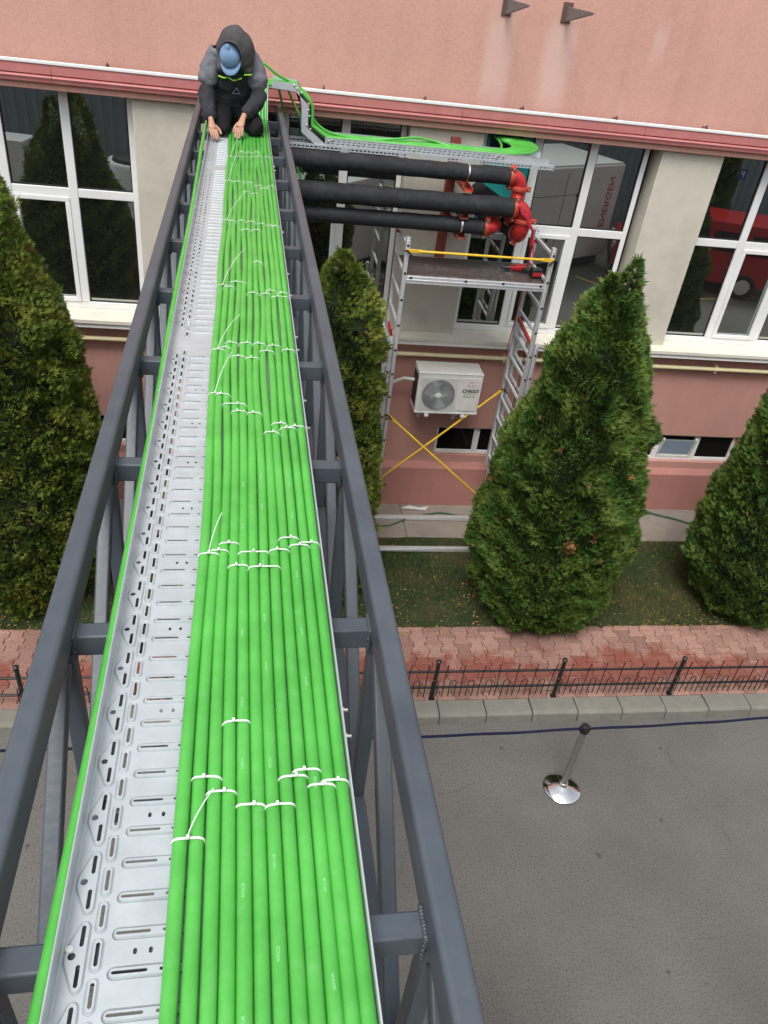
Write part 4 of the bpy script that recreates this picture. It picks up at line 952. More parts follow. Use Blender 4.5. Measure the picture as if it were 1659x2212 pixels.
# red rag / strap hanging from the middle elbow
b = MB(); pl = [(2.60, 7.90, 4.36), (2.66, 7.88, 4.26), (2.72, 7.9, 4.2), (2.74, 7.95, 4.05), (2.86, 8.2, 4.0), (2.90, 8.35, 3.9), (2.90, 8.36, 3.3), (2.88, 8.4, 2.6)]
b.tube(pl, .012, 6, rr=[.02, .02, .014, .012, .014, .012, .006, .005]); b.tube([(2.74, 7.93, 4.15), (2.77, 7.9, 4.0), (2.80, 7.9, 3.86)], .008, 6)
b.tube([(2.52, 7.87, 4.44), (2.56, 7.865, 4.37), (2.62, 7.875, 4.33), (2.66, 7.88, 4.26)], .018, 6)
tag(b.build('red_strap', mat('red_strap_cloth', (.45, .02, .04), .8), smooth=True), 'red strap tied round the middle elbow and hanging to the scaffold', 'strap')

# ================================================================== SCAFFOLD
t = thing('mobile_scaffold', 'aluminium ladder-frame scaffold tower with plywood deck in front of the window', 'scaffold', (2.2, 8.12, 0))
xl, xr, yf, yb = 1.43, 2.95, 7.80, 8.45
def SL(x, y, z): return (x-2.2, y-8.12, z)
def upright(x, y, z0, z1, nm):
    b = MB(); b.box(SL(x-.020, y-.034, z0), SL(x+.020, y+.034, z1)); b.build(nm, M['alu'], t, bevel=.008)
def rungs(x, zs, nm='rung'):
    for z_ in zs:
        b = MB(); b.bar(SL(x, yf+.034, z_), SL(x, yb-.034, z_), .032, .032); b.build(nm, M['alu'], t, bevel=.006)
        b = MB()
        for y_ in (yf-.036,): b.box(SL(x-.012, y_, z_-.012), SL(x+.012, y_+.004, z_+.012))
        o = b.build('rung_socket', M['black'], t); 
for x, sg in ((xl, -1), (xr, 1)):
    for y in (yf, yb):
        upright(x, y, 1.05, 4.06, 'upper_upright'); upright(x+sg*.055, y, .16, 3.0, 'lower_upright')
        b = MB(); b.box(SL(x-.021, y-.035, 4.06), SL(x+.021, y+.035, 4.075)); b.build('end_cap', M['zincd'], t, bevel=.004)
        b = MB(); b.box(SL(x+sg*.055-.021, y-.035, 3.0), SL(x+sg*.055+.021, y+.035, 3.015)); b.build('end_cap', M['zincd'], t, bevel=.004)
    rungs(x, [1.2+.28*k for k in range(11)]); rungs(x+sg*.055, [.38+.28*k for k in range(10)])
    b = MB(); b.bar(SL(x, yf+.04, 2.86 if sg < 0 else 3.0), SL(x, yb-.04, 2.93 if sg < 0 else 3.07), .03, .04); b.build('red_lock_bar', M['strap2'] if 'strap2' in M else M['redp'], t, bevel=.004)
    b = MB(); b.box(SL(x-.022, yb-.036, 3.94), SL(x+.022, yb+.036, 3.97)); b.build('red_band', M['redp'], t)
for y in (7.78, 8.47):
    b = MB(); b.box(SL(1.30, y-.03, .125), SL(3.15, y+.03, .175)); b.box(SL(1.30, y-.032, .150), SL(3.15, y+.032, .156)); b.build('base_rail', M['alu'], t, bevel=.006)
b = MB(); b.box(SL(xl+.03, yf+.02, 3.685), SL(xr-.03, yb-.01, 3.697)); b.build('deck_board', M['deck'], t)
b = MB()
for y in (yf+.0, yb+.0): b.box(SL(xl+.021, y-.02, 3.615), SL(xr-.021, y+.02, 3.69))
for x in (xl+.05, xr-.05): b.box(SL(x-.02, yf+.021, 3.62), SL(x+.02, yb-.021, 3.684))
b.box(SL(xl+.021, yf-.024, 3.645), SL(xr-.021, yf-.02, 3.66))
b.build('deck_frame', M['alu'], t, bevel=.003)
b = MB(); 
for x in (1.50, 2.08, 2.48, 2.89): b.box(SL(x-.013, yf-.0265, 3.667), SL(x+.013, yf-.021, 3.687))
b.build('deck_slot', M['black'], t)
def brace(p, q, nm):
    b = MB(); p, q = Vector(SL(*p)), Vector(SL(*q)); d = (q-p).normalized()
    b.tube([p+d*.11, q-d*.11], .0125, 10)
    b.bar(p, p+d*.14, .012, .035, (0,0,1)); b.bar(q-d*.14, q, .012, .035, (0,0,1)); o = b.build(nm, M['yellow'], t, bevel=.002)
    k = MB(); k.tube([p+Vector((-.03, -.02, 0)), p, p+Vector((.05, -.02, -.05))], .01, 6); k.tube([q+Vector((.03, -.02, 0)), q, q+Vector((-.05, -.02, -.05))], .01, 6); k2 = k.build('brace_hook', M['black'], o)
brace((xl-.0, yf-.045, 3.955), (xr+.01, yf-.045, 3.96), 'guard_rail')
brace((xl-.0, yf-.045, 2.10), (xr+.08, yf-.045, .72), 'diagonal_brace')
brace((xr, yb-.045, 2.17), (xl+.03, yb-.045, .72), 'diagonal_brace')
for x in (xl-.03, xr+.03):
    for dx in (.0, .02):
        b = MB(); b.tube([SL(x+dx, yf+.25+dx, 3.0), SL(x+dx+.01, yf+.28, 2.2), SL(x+dx-.01, yf+.26+dx*2, 1.4), SL(x+dx, yf+.3, .9)], .0045, 6); b.build('rope', M['black'], t)
# cordless drill on deck
t = thing('cordless_drill', 'red and black cordless drill lying on the scaffold deck', 'drill', (2.74, 8.12, 3.70), .1); t.scale = (1.3, 1.3, 1.3)
b = MB(); b.tube([(-.13, 0, .035), (-.06, 0, .035), (-.05, 0, .035), (.04, 0, .035), (.05, 0, .035)], .03, 14, rr=[.012, .016, .03, .032, .022]); b.build('body', M['vanred'], t, smooth=True, bevel=.002)
b = MB(); b.tube([(-.16, 0, .035), (-.12, 0, .035), (-.10, 0, .035)], .012, 12, rr=[.01, .02, .024]); b.build('chuck', M['black'], t, smooth=True)
b = MB(); b.bar((.0, 0, .03), (.09, -.09, .028), .035, .04); b.build('handle', M['black'], t, bevel=.008)
b = MB(); b.box((.05, -.15, .0), (.14, -.08, .075)); b.build('battery', M['black'], t, bevel=.008)
b = MB(); b.box((.055, -.152, .02), (.135, -.1505, .05)); b.build('battery_label', M['redp'], t)
# hoses on walkway
b = MB(); b.tube([(1.45, 8.25, .135), (1.75, 8.3, .135), (2.1, 8.52, .135), (2.5, 8.62, .135), (2.9, 8.5, .135), (3.1, 8.4, .135)], .011, 8); tag(b.build('garden_hose', M['hose'], smooth=True), 'green hose lying on the walkway under the scaffold', 'hose')
b = MB(); b.tube([(5.2, 8.78, .14), (5.6, 8.72, .14), (6.0, 8.55, .14), (6.4, 8.3, .14), (6.8, 8.1, .14), (7.4, 7.9, .14)], .013, 8); tag(b.build('garden_hose', M['hose'], smooth=True), 'grey green hose curving off the walkway at the right of the photo', 'hose')
b = MB(); b.add([(1.95, 8.72, .124), (2.08, 8.78, .13), (2.22, 8.74, .125), (2.36, 8.76, .13), (2.30, 8.68, .126), (2.12, 8.68, .135)], [(0,5,1), (1,5,2), (2,5,4), (2,4,3)]); o = b.build('scrap_of_paper', M['white']); md = o.modifiers.new('s', 'SOLIDIFY'); md.thickness = .003; tag(o, 'torn white scrap lying on the walkway by the wall', 'scrap')

# ================================================================== FENCE
t = thing('metal_fence', 'low black metal garden fence with hooked pickets and hoops on the pavement', 'fence', (0, 5.32, .118))
px0, sp = 1.81, 1.325
for k in range(-7, 8):
    x = px0+sp*k; b = MB(); b.tube([(x, 0, 0), (x, 0, .545)], .021, 12); b.lathe([(.026, .535), (.028, .55), (.018, .562), (.004, .566)], (x, 0, 0), 12); b.lathe([(.035, 0), (.035, .004), (.022, .006)], (x, 0, 0), 12); b.build('post', M['black'], t, smooth=True)
for z_ in (.40, .17):
    b = MB(); b.tube([(px0-sp*7, 0, z_), (px0+sp*7, 0, z_)], .013, 10); b.build('rail', M['black'], t, smooth=True)
rf = random.Random(4)
for k in range(-3, 5):
    for j in range(7):
        x = px0+sp*k+.095+j*.189; dx = rf.uniform(-.012, .012); dy = rf.uniform(-.015, .015)
        b = MB(); b.tube([(x+dx*.3, -.018, .05), (x, -.016, .2), (x+dx, -.012+dy*.3, .40), (x+dx*1.6+.006, dy-.012, .49)], .0055, 6); b.lathe([(.003, -.012), (.010, 0), (.003, .012)], (x+dx*1.6+.006, dy-.012, .495), 8); b.build('picket', M['black'], t, smooth=True)
        xh = x+.0945 if j < 6 else x-.0945-6*.189
        b = MB(); w_ = .03; b.tube([(xh-w_, -.018, .06), (xh-w_, -.018, .26)]+[(xh-w_*cos(a_), -.018, .26+w_*sin(a_)) for a_ in [pi*q/6 for q in range(1, 6)]]+[(xh+w_, -.018, .26), (xh+w_+.004, -.018, .06)], .0055, 6); b.build('hoop', M['black'], t, smooth=True)

# ================================================================== STANCHION + BELTS
t = thing('barrier_post', 'chrome belt barrier post with round base standing on the asphalt', 'barrier post', (2.93, 4.28, 0))
b = MB(); b.lathe([(.175, .002), (.178, .012), (.165, .022), (.10, .045), (.045, .062), (.036, .066)], n=48); b.build('base', M['chrome'], t, smooth=True)
b = MB(); b.lathe([(.178, 0), (.181, .004), (.180, .010)], n=48); b.build('base_ring', M['black'], t, smooth=True)
b = MB(); b.lathe([(.042, .06), (.042, .10), (.0315, .105), (.0315, .85)], n=28); b.build('pole', M['pole'], t, smooth=True)
b = MB(); b.lathe([(.034, .835), (.036, .84), (.036, .915), (.030, .925), (.004, .928)], n=28); b.box((-.022, -.042, .85), (.022, -.03, .905)); b.box((.033, -.02, .85), (.047, .02, .905)); b.box((-.047, -.02, .85), (-.033, .02, .905)); b.build('belt_head', M['black'], t, smooth=True, bevel=.002)
def beltm(p, q, lab):
    b = MB(); p, q = Vector(p), Vector(q); n = 24; vs = []
    for k in range(n+1):
        c = p.lerp(q, k/n); sag = .035*4*(k/n)*(1-k/n)
        for dz, dy in ((-.024, .004), (.024, -.004)): vs.append((c.x, c.y+dy+.003*sin(k), c.z+dz-sag))
    b.add(vs, [(2*k, 2*k+1, 2*k+3, 2*k+2) for k in range(n)]); o = b.build('barrier_belt', M['belt'], recalc=False); md = o.modifiers.new('s', 'SOLIDIFY'); md.thickness = .002; tag(o, lab, 'belt', 'navy barrier belts')
beltm((2.885, 4.28, .88), (.0, 4.27, .87), 'navy barrier belt running left from the chrome post')
beltm((2.975, 4.28, .88), (5.9, 4.44, .87), 'navy barrier belt running right from the chrome post')
beltm((.0, 4.27, .87), (-3.0, 4.25, .87), 'navy barrier belt crossing at the far left of the photo, beyond the truss')

# ================================================================== THUJAS
def thuja(lab, x, y, h, prof, lobes, seed, n, mt, lean=(0, 0), dead=(), size=1.0):
    r = np.random.RandomState(seed)
    t = thing('thuja_tree', lab, 'tree', (x, y, .10), group='clipped thuja trees along the facade')
    zz = np.array([p[0] for p in prof]); rr = np.array([p[1] for p in prof])
    # bumps for lumpy silhouette
    nb = 260; bt = r.uniform(0, 2*pi, nb); bz = r.uniform(0, h, nb); ba = r.uniform(-.6, 1.0, nb)*.085; bsz = r.uniform(.08, .20, nb)
    nb2 = 800; nb += nb2; bt = np.r_[bt, r.uniform(0, 2*pi, nb2)]; bz = np.r_[bz, h*(1-np.sqrt(r.rand(nb2)*.98))]; ba = np.r_[ba, r.uniform(-1, 1, nb2)*.055]; bsz = np.r_[bsz, r.uniform(.035, .08, nb2)]
    def rad(th, z):
        base = np.interp(z, zz, rr); out = base.copy()
        for i in range(nb):
            dth = np.abs((th-bt[i]+pi) % (2*pi)-pi)*np.maximum(base, .1); out += ba[i]*np.exp(-(dth**2+(z-bz[i])**2)/(bsz[i]**2))*np.clip(base/.25, .15, 1)
        return np.maximum(out, .01)
    # density ∝ area
    z = []; 
    while len(z) < n:
        c = r.uniform(.02, h, n); k = r.rand(n) < (np.interp(c, zz, rr)+.07)/(rr.max()+.07); z += list(c[k])
    z = np.array(z[:n]); th = r.uniform(0, 2*pi, n)
    R = rad(th, z)
    depth = r.rand(n)**2.2; R2 = R*(1-.0*depth)-depth*.14*np.clip(R/.3, .2, 1)
    cx = np.zeros(n); cy = np.zeros(n)
    # lobes: near the top the crown splits in separate tips
    if lobes:
        li = r.randint(0, len(lobes), n)
        lx = np.array([l[0] for l in lobes])[li]; ly = np.array([l[1] for l in lobes])[li]; lt = np.array([l[2] for l in lobes])[li]; ls = np.array([l[3] for l in lobes])[li]
        k = np.clip((z-ls)/(h-ls), 0, 1); kk = k**.6
        cx = lx*kk; cy = ly*kk; R2 = R2*(1-.42*kk); z = z*1.0-(h-lt)*k
    cx += lean[0]*z/h; cy += lean[1]*z/h
    px = cx+R2*np.cos(th); py = cy+R2*np.sin(th); pz = z
    # spray frame: out+up
    fl = np.sin(px*17+py*9+seed)*np.sin(pz*15+px*7); fm = np.sin(pz*21+th*9*np.maximum(R, .2)+seed)
    el = .55+.35*fl+r.normal(0, .18, n); ph = th+.55*fm+r.normal(0, .22, n)
    D = np.stack([np.cos(ph)*np.cos(el), np.sin(ph)*np.cos(el), np.sin(el)], 1)
    rv = r.normal(0, 1, (n, 3)); Sd = np.cross(D, rv); Sd /= np.linalg.norm(Sd, axis=1)[:, None]
    P0 = np.stack([px, py, pz], 1)
    Ls = .039*size*r.uniform(.7, 1.5, n)*np.where(r.rand(n) < .02, 1.9, 1)
    tris = []
    for (a, l, off) in ((-.95, .60, .18), (-.5, .80, .38), (0, 1.0, .40), (.5, .80, .38), (.95, .60, .18)):
        dd = D*cos(a)+Sd*sin(a); ss = Sd*cos(a)-D*sin(a)
        b0 = P0+D*(Ls*off*.45)[:, None]; w = (Ls*.095)[:, None]
        tip = b0+dd*(Ls*l)[:, None]; mid = b0+dd*(Ls*l*.55)[:, None]
        tris += [b0, mid-ss*w, tip, mid+ss*w]
    V = np.stack(tris, 1).reshape(-1, 3)         # n*20 verts as quads
    nq = n*5
    me = bpy.data.meshes.new('foliage'); me.vertices.add(nq*4); me.vertices.foreach_set('co', V.reshape(-1).astype(np.float32))
    me.loops.add(nq*4); me.loops.foreach_set('vertex_index', np.arange(nq*4, dtype=np.int32)); me.polygons.add(nq); me.polygons.foreach_set('loop_start', np.arange(0, nq*4, 4, dtype=np.int32))
    cl = np.sin(px*13+seed)*np.sin(py*11)*np.sin(pz*9)
    tint = np.clip(r.rand(n)*.55+.35+.35*cl, 0, 1)
    me.update(calc_edges=True); at = me.attributes.new('tint', 'FLOAT', 'POINT'); at.data.foreach_set('value', np.repeat(tint, 20).astype(np.float32))
    me.materials.append(mt); me.materials.append(M['deadleaf'])
    mi = np.zeros(nq, dtype=np.int32)
    dm = r.rand(n) < .0035
    for (dth, dz, ds) in dead:
        q = ((((th-dth+pi) % (2*pi)-pi)*np.maximum(R, .1))**2+(z-dz)**2) < ds**2*r.uniform(.4, 1.3, n); dm |= q
    mi[np.repeat(dm, 5)] = 1; me.polygons.foreach_set('material_index', mi)
    o = bpy.data.objects.new('crown', me); COL.objects.link(o); o.parent = t
    # near-black solid core, its colour supplies the shade between the sprays
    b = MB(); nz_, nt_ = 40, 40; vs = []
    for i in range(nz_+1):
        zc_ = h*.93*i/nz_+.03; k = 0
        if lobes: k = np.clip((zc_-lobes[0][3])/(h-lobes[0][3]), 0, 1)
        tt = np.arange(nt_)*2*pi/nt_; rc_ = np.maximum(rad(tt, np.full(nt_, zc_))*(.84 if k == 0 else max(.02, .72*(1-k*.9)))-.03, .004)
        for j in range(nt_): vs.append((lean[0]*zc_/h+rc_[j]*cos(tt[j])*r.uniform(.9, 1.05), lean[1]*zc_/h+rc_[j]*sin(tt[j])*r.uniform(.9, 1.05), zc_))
    b.add(vs, [(i*nt_+j, i*nt_+(j+1) % nt_, (i+1)*nt_+(j+1) % nt_, (i+1)*nt_+j) for i in range(nz_) for j in range(nt_)]+[tuple(range(nt_))]); b.build('shade_core', M['core'], t)
    b = MB(); b.tube([(0, 0, -.05), (.01, 0, h*.4), (lean[0], lean[1], h*.85)], .06, 10, rr=[.075, .05, .012]); b.build('trunk', M['trunk'], t, smooth=True)
    return t
pT3 = [(0, .42), (.15, .58), (.45, .74), (.9, .81), (1.4, .81), (1.9, .77), (2.4, .69), (2.9, .53), (3.3, .38), (3.6, .27), (3.85, .18), (4.05, .10), (4.22, .02)]
thuja('wide thuja with twin tips and a dry brown patch, right of the scaffold', 3.27, 6.75, 4.22, pT3, [(-.10, 0, 4.08, 3.45), (.10, 0, 4.22, 3.45)], 31, 105000, M['thuja'], dead=[(-1.75, 1.55, .085), (-1.45, 1.62, .05), (-2.6, 1.6, .03), (-2.2, 2.5, .04)])
pT1 = [(0, .45), (.2, .62), (.6, .80), (1.2, .84), (2.0, .80), (2.8, .70), (3.4, .58), (3.8, .44), (4.1, .28), (4.35, .12), (4.5, .02)]
thuja('broad yellow green thuja left of the truss', -2.42, 7.15, 4.5, pT1, [(-.14, .05, 4.42, 3.4), (.16, 0, 4.5, 3.4)], 32, 75000, M['thujay'])
pT2 = [(0, .36), (.2, .46), (.7, .55), (1.4, .54), (2.0, .49), (2.6, .43), (3.1, .35), (3.5, .26), (3.8, .13), (3.98, .02)]
thuja('slim yellow green thuja half hidden behind the truss', .74, 7.18, 3.98, pT2, [], 33, 42000, M['thujay'])
pT4 = [(0, .46), (.2, .62), (.7, .80), (1.4, .79), (2.0, .70), (2.6, .59), (3.2, .45), (3.8, .28), (4.2, .14), (4.5, .02)]
thuja('thuja cut off by the right edge of the photo', 6.04, 6.82, 4.5, pT4, [], 34, 60000, M['thuja'])

thuja('tall thuja standing in the yard, mirrored high in the right window', 12.55, -4.3, 4.4, [(0, .4), (.5, .65), (1.5, .72), (2.5, .62), (3.4, .45), (4.0, .22), (4.4, .02)], [], 35, 14000, M['thuja'], size=1.7)
# ================================================================== PERSON (kneeling worker)
person = thing('person', 'worker in grey hooded jacket and blue cap kneeling on the cable tray tying cables', 'person', (0, 0, 0), TR)
person.scale = (1.0, 1.0, 1.0); person.location = T(-.09, 7.22, 4.945)-T(-.10, 7.5, 4.95)
from mathutils import noise as mnoise
def rough_cloth(me, amp):
    """push vertices along their normals by ridged noise: creases in cloth"""
    nn = [v.normal.copy() for v in me.vertices]
    for v, n_ in zip(me.vertices, nn):
        p = v.co; k = (1-abs(mnoise.noise(Vector((p.x*16, p.y*9, p.z*13))))*2.4)*.6+mnoise.noise(p*32)*.35
        v.co = p+n_*amp*k
def skin(name, chains, mt, parent=person, sub=2, folds=0):
    """chains: list of (list of (u,s,z,rx[,ry]), branch links). Each chain = dict(points, edges)"""
    V = []; E = []; Rr = []; roots = []
    for ch in chains:
        o = len(V); pts, ed = ch
        V += [p[:3] for p in pts]; Rr += [(p[3], p[4] if len(p) > 4 else p[3]) for p in pts]; E += [(a+o, c+o) for a, c in ed]; roots.append(o)
    me = bpy.data.meshes.new(name); me.from_pydata(V, E, []); o = bpy.data.objects.new(name, me); COL.objects.link(o); o.parent = parent
    sm = o.modifiers.new('skin', 'SKIN'); sm.use_smooth_shade = True
    sk_ = me.skin_vertices[0].data if me.skin_vertices else None
    if sk_ is None:
        bm = bmesh.new(); bm.from_mesh(me); bm.verts.layers.skin.verify(); bm.to_mesh(me); bm.free(); sk_ = me.skin_vertices[0].data
    for i, q in enumerate(Rr): sk_[i].radius = q; sk_[i].use_root = i in roots
    ss = o.modifiers.new('sub', 'SUBSURF'); ss.levels = sub; ss.render_levels = sub
    bpy.context.view_layer.update(); dg = bpy.context.evaluated_depsgraph_get()
    m2 = bpy.data.meshes.new_from_object(o.evaluated_get(dg)); m2.name = name; bpy.data.objects.remove(o)
    if folds: rough_cloth(m2, folds)
    m2.materials.clear(); m2.materials.append(mt); m2.polygons.foreach_set('use_smooth', [True]*len(m2.polygons))
    q = bpy.data.objects.new(name, m2); COL.objects.link(q); q.parent = parent; return q
chain = lambda pts: (pts, [(i, i+1) for i in range(len(pts)-1)])
pc = -.10       # body centre line (truss u)
HD = (pc-.005, 7.60, 5.56)
# hands
def hand(w, palm, fdir, side, curl, s=1.0):
    """returns chains: w wrist point, palm point, fdir = direction fingers point (u,s,z), side = across vector"""
    w = Vector(w); palm = Vector(palm); fd = Vector(fdir).normalized(); sd_ = Vector(side).normalized(); dn = Vector((0, -.2, -1)).normalized()
    out = [chain([tuple(w+(w-palm)*.5)+(.022, .019), tuple(w)+(.024, .019), tuple(w.lerp(palm, .5))+(.032, .019), tuple(palm)+(.038, .017)])]
    for k, ln in enumerate((.068, .076, .071, .056)):
        o_ = sd_*(-.026+.0175*k); b0 = palm+o_+fd*.012; d1 = (fd+dn*curl*.35).normalized(); d2 = (fd+dn*curl*1.0+sd_*.05*(k-1.5)).normalized(); d3 = (fd*.6+dn*curl*1.4).normalized()
        p1 = b0+d1*ln*.45; p2 = p1+d2*ln*.32; p3 = p2+d3*ln*.25
        out.append(chain([tuple(b0-fd*.02)+(.0105,), tuple(b0)+(.0105,), tuple(p1)+(.0098,), tuple(p2)+(.0088,), tuple(p3)+(.0075,)]))
    th0 = w.lerp(palm, .45)-sd_*.022; t1 = th0-sd_*.030+fd*.030+dn*.012; t2 = t1-sd_*.004+fd*.032+dn*.012
    out.append(chain([tuple(th0)+(.014,), tuple(t1)+(.012,), tuple(t2)+(.009,)]))
    return out
wl = (-.272, 7.42, 5.075); pl_ = (-.258, 7.345, 5.03)
wr = (-.018, 7.44, 5.115); pr_ = (-.045, 7.36, 5.055)
body = [([(pc, 7.95, 5.17, .09, .08), (pc, 7.89, 5.28, .08, .07), (pc, 7.82, 5.39, .08, .06), (pc, 7.74, 5.48, .06, .055), (HD[0], 7.68, 5.52, .055), (HD[0], 7.64, 5.54, .080, .085), (HD[0]-.005, 7.62, 5.49, .072, .075), (HD[0]-.008, 7.61, 5.445, .045, .05),
          (pc-.15, 7.77, 5.46, .045), (-.318, 7.69, 5.24, .028), (-.285, 7.50, 5.12, .026), wl+(.019,),
          (pc+.15, 7.77, 5.46, .045), (.112, 7.70, 5.25, .028), (.02, 7.53, 5.155, .026), wr+(.019,),
          (pc-.09, 7.80, 5.08, .075), (-.20, 7.50, 5.01, .055), (-.19, 7.75, 4.985, .045), (-.18, 8.0, 4.985, .04),
          (pc+.10, 7.80, 5.09, .075), (.075, 7.49, 5.035, .055), (.09, 7.75, 5.00, .045), (.09, 8.0, 5.0, .04)],
         [(0,1),(1,2),(2,3),(3,4),(4,5),(5,6),(6,7),(2,8),(8,9),(9,10),(10,11),(2,12),(12,13),(13,14),(14,15),(0,16),(16,17),(17,18),(18,19),(0,20),(20,21),(21,22),(22,23)])]
body += hand(wl, pl_, (.35, -.75, -.5), (-1, -.25, .1), 1.0)
body += hand(wr, pr_, (-.15, -.55, -.8), (1, -.1, .1), .75)
skin('body', body, M['skin'])
# face details on the down-turned head (nose, ears)
skin('nose', [chain([(HD[0]-.008, 7.555, 5.445, .010), (HD[0]-.009, 7.548, 5.425, .012), (HD[0]-.009, 7.56, 5.415, .010)])], M['skin'], sub=1)
for sg in (-1, 1): skin('ear', [chain([(HD[0]+sg*.083, 7.635, 5.52, .008, .016), (HD[0]+sg*.086, 7.63, 5.495, .007, .018)])], M['skin'], sub=1)
for sg in (-1, 1):
    b = MB(); b.lathe([(.003, -.010), (.011, -.004), (.011, .004), (.003, .010)], (HD[0]-.008+sg*.03, 7.565, 5.452), 10); b.build('eye', M['dark'], person, smooth=True)
b = MB(); b.lathe([(.003, -.004), (.022, 0), (.003, .004)], (HD[0]-.009, 7.585, 5.408), 12); b.build('mouth', M['primer'], person, smooth=True)
# trousers
skin('trousers', [([(pc, 7.98, 5.13, .17, .14), (pc-.09, 7.82, 5.085, .10), (-.195, 7.60, 5.03, .078), (-.20, 7.475, 5.015, .072), (-.195, 7.62, 4.998, .055), (-.185, 7.95, 4.99, .05),
      (pc+.10, 7.82, 5.095, .10), (.07, 7.60, 5.045, .082), (.085, 7.465, 5.035, .075), (.10, 7.62, 5.015, .058), (.10, 7.95, 5.01, .052)],
     [(0,1),(1,2),(2,3),(3,4),(4,5),(0,6),(6,7),(7,8),(8,9),(9,10)])], M['trous'], folds=.010, sub=3)
for u_ in (-.185, .10):
    b = MB(); b.tube([(u_, 7.93, 5.0), (u_, 8.0, 5.0), (u_+.005, 8.10, 4.985), (u_+.005, 8.13, 5.01)], .045, 12, rr=[.05, .055, .05, .03]); b.build('shoe', M['black'], person, smooth=True)
# jacket: grey shoulders / upper sleeves, charcoal lower body and forearms
skin('jacket_body', [([(pc, 7.93, 5.14, .20, .18), (pc, 7.88, 5.27, .19, .17), (pc, 7.79, 5.39, .19, .15), (pc, 7.72, 5.475, .12, .10), (pc-.002, 7.68, 5.51, .07, .06)], [(0,1),(1,2),(2,3),(3,4)])], M['jackd'], folds=.016, sub=3)
skin('grey_yoke', [([(pc, 7.78, 5.45, .20, .14), (pc, 7.74, 5.53, .15, .10), (pc-.155, 7.775, 5.49, .105), (-.29, 7.745, 5.40, .092), (-.318, 7.70, 5.275, .078),
      (pc+.155, 7.775, 5.49, .105), (.095, 7.745, 5.405, .092), (.118, 7.71, 5.285, .080)], [(0,1),(0,2),(2,3),(3,4),(0,5),(5,6),(6,7)])], M['jacket'], folds=.017, sub=3)
skin('sleeve', [chain([(-.318, 7.71, 5.29, .070), (-.320, 7.675, 5.225, .069), (-.306, 7.60, 5.17, .060), (-.288, 7.51, 5.12, .054), (-.276, 7.445, 5.088, .044)])], M['jackd'], folds=.014, sub=3)
skin('sleeve', [chain([(.116, 7.72, 5.30, .072), (.112, 7.695, 5.235, .071), (.080, 7.62, 5.20, .062), (.030, 7.535, 5.16, .056), (-.006, 7.47, 5.13, .045)])], M['jackd'], folds=.014, sub=3)
# hood: shell with opening towards the front (-s) and down, around the cap
def hood():
    b = MB(); c = Vector((HD[0]+.022, 7.64, 5.575)); nt_, np_ = 28, 16; vs = []
    axis = Vector((-.34, -.78, -.36)).normalized()      # opening direction
    side = Vector((1, -.1, 0)); side = (side-axis*side.dot(axis)).normalized(); up = side.cross(axis)*-1
    for i in range(np_+1):
        ph = radians(8)+(radians(126)-radians(8))*i/np_
        for j in range(nt_):
            th = 2*pi*j/nt_; rr_ = .152*(1+.05*sin(3*th+2*ph)+.03*sin(7*th+ph*3)+.02*sin(5*ph)); rx = 1.0; ru = 1.12 if sin(th) > 0 else 1.0
            d = -axis*cos(ph)*1.15+side*(sin(ph)*cos(th)*rx)+up*(sin(ph)*sin(th)*ru)
            if ph > radians(95): d *= 1-.20*(ph-radians(95))/radians(31)
            vs.append(c+d*rr_)
    b.add(vs, [(i*nt_+j, i*nt_+(j+1) % nt_, (i+1)*nt_+(j+1) % nt_, (i+1)*nt_+j) for i in range(np_) for j in range(nt_)]+[tuple(range(nt_))])
    # rolled hem
    b.tube([vs[np_*nt_+(j % nt_)] for j in range(nt_+1)], .009, 8, False)
    o = b.build('hood', M['hood'], person, smooth=True); md = o.modifiers.new('s', 'SOLIDIFY'); md.thickness = .008
    s2 = o.modifiers.new('sub', 'SUBSURF'); s2.levels = 1; s2.render_levels = 1
hood()
# hood collar falling on the shoulders
skin('hood_collar', [([(pc+.02, 7.73, 5.53, .10, .07), (pc-.10, 7.67, 5.475, .045, .04), (pc-.085, 7.60, 5.42, .038), (pc+.12, 7.68, 5.48, .05, .045), (pc+.11, 7.61, 5.42, .04)], [(0,1),(1,2),(0,3),(3,4)])], M['hood'], folds=.006, sub=3)
# cap
b = MB(); ca = Vector((-.22, -.80, .50)).normalized(); cs = Vector((1, .05, 0)); cs = (cs-ca*cs.dot(ca)).normalized(); cf = ca.cross(cs)
if cf.y > 0: cf = -cf
cc = Vector((HD[0]-.014, 7.60, 5.54)); vs = []; nt_ = 24
for i in range(9):
    ph = pi/2*i/8
    for j in range(nt_):
        th = 2*pi*j/nt_; vs.append(cc+cs*(.088*sin(ph)*cos(th))+cf*(.104*sin(ph)*sin(th))+ca*(.090*cos(ph)*(1-.12*cos(th*2))))
b.add(vs, [(i*nt_+j, i*nt_+(j+1) % nt_, (i+1)*nt_+(j+1) % nt_, (i+1)*nt_+j) for i in range(8) for j in range(nt_)]+[tuple(range(nt_))])
capo = b.build('cap', M['cap'], person, smooth=True); md = capo.modifiers.new('s', 'SOLIDIFY'); md.thickness = .004
b = MB(); vs = []
for j in range(13):
    a_ = -1.15+2.3*j/12; e0 = cc+cs*(.088*sin(a_))+cf*(.104*cos(a_)); L_ = .070*cos(a_*.9)**.7; e1 = e0+cf*L_*.85+ca*.012*cos(a_); vs += [e0, e1+ca*(-.012*abs(sin(a_))), e1-ca*.004]
b.add(vs, [(3*j, 3*j+1, 3*j+4, 3*j+3) for j in range(12)]); po = b.build('peak', M['cap'], capo, smooth=True, recalc=False); md = po.modifiers.new('s', 'SOLIDIFY'); md.thickness = .005
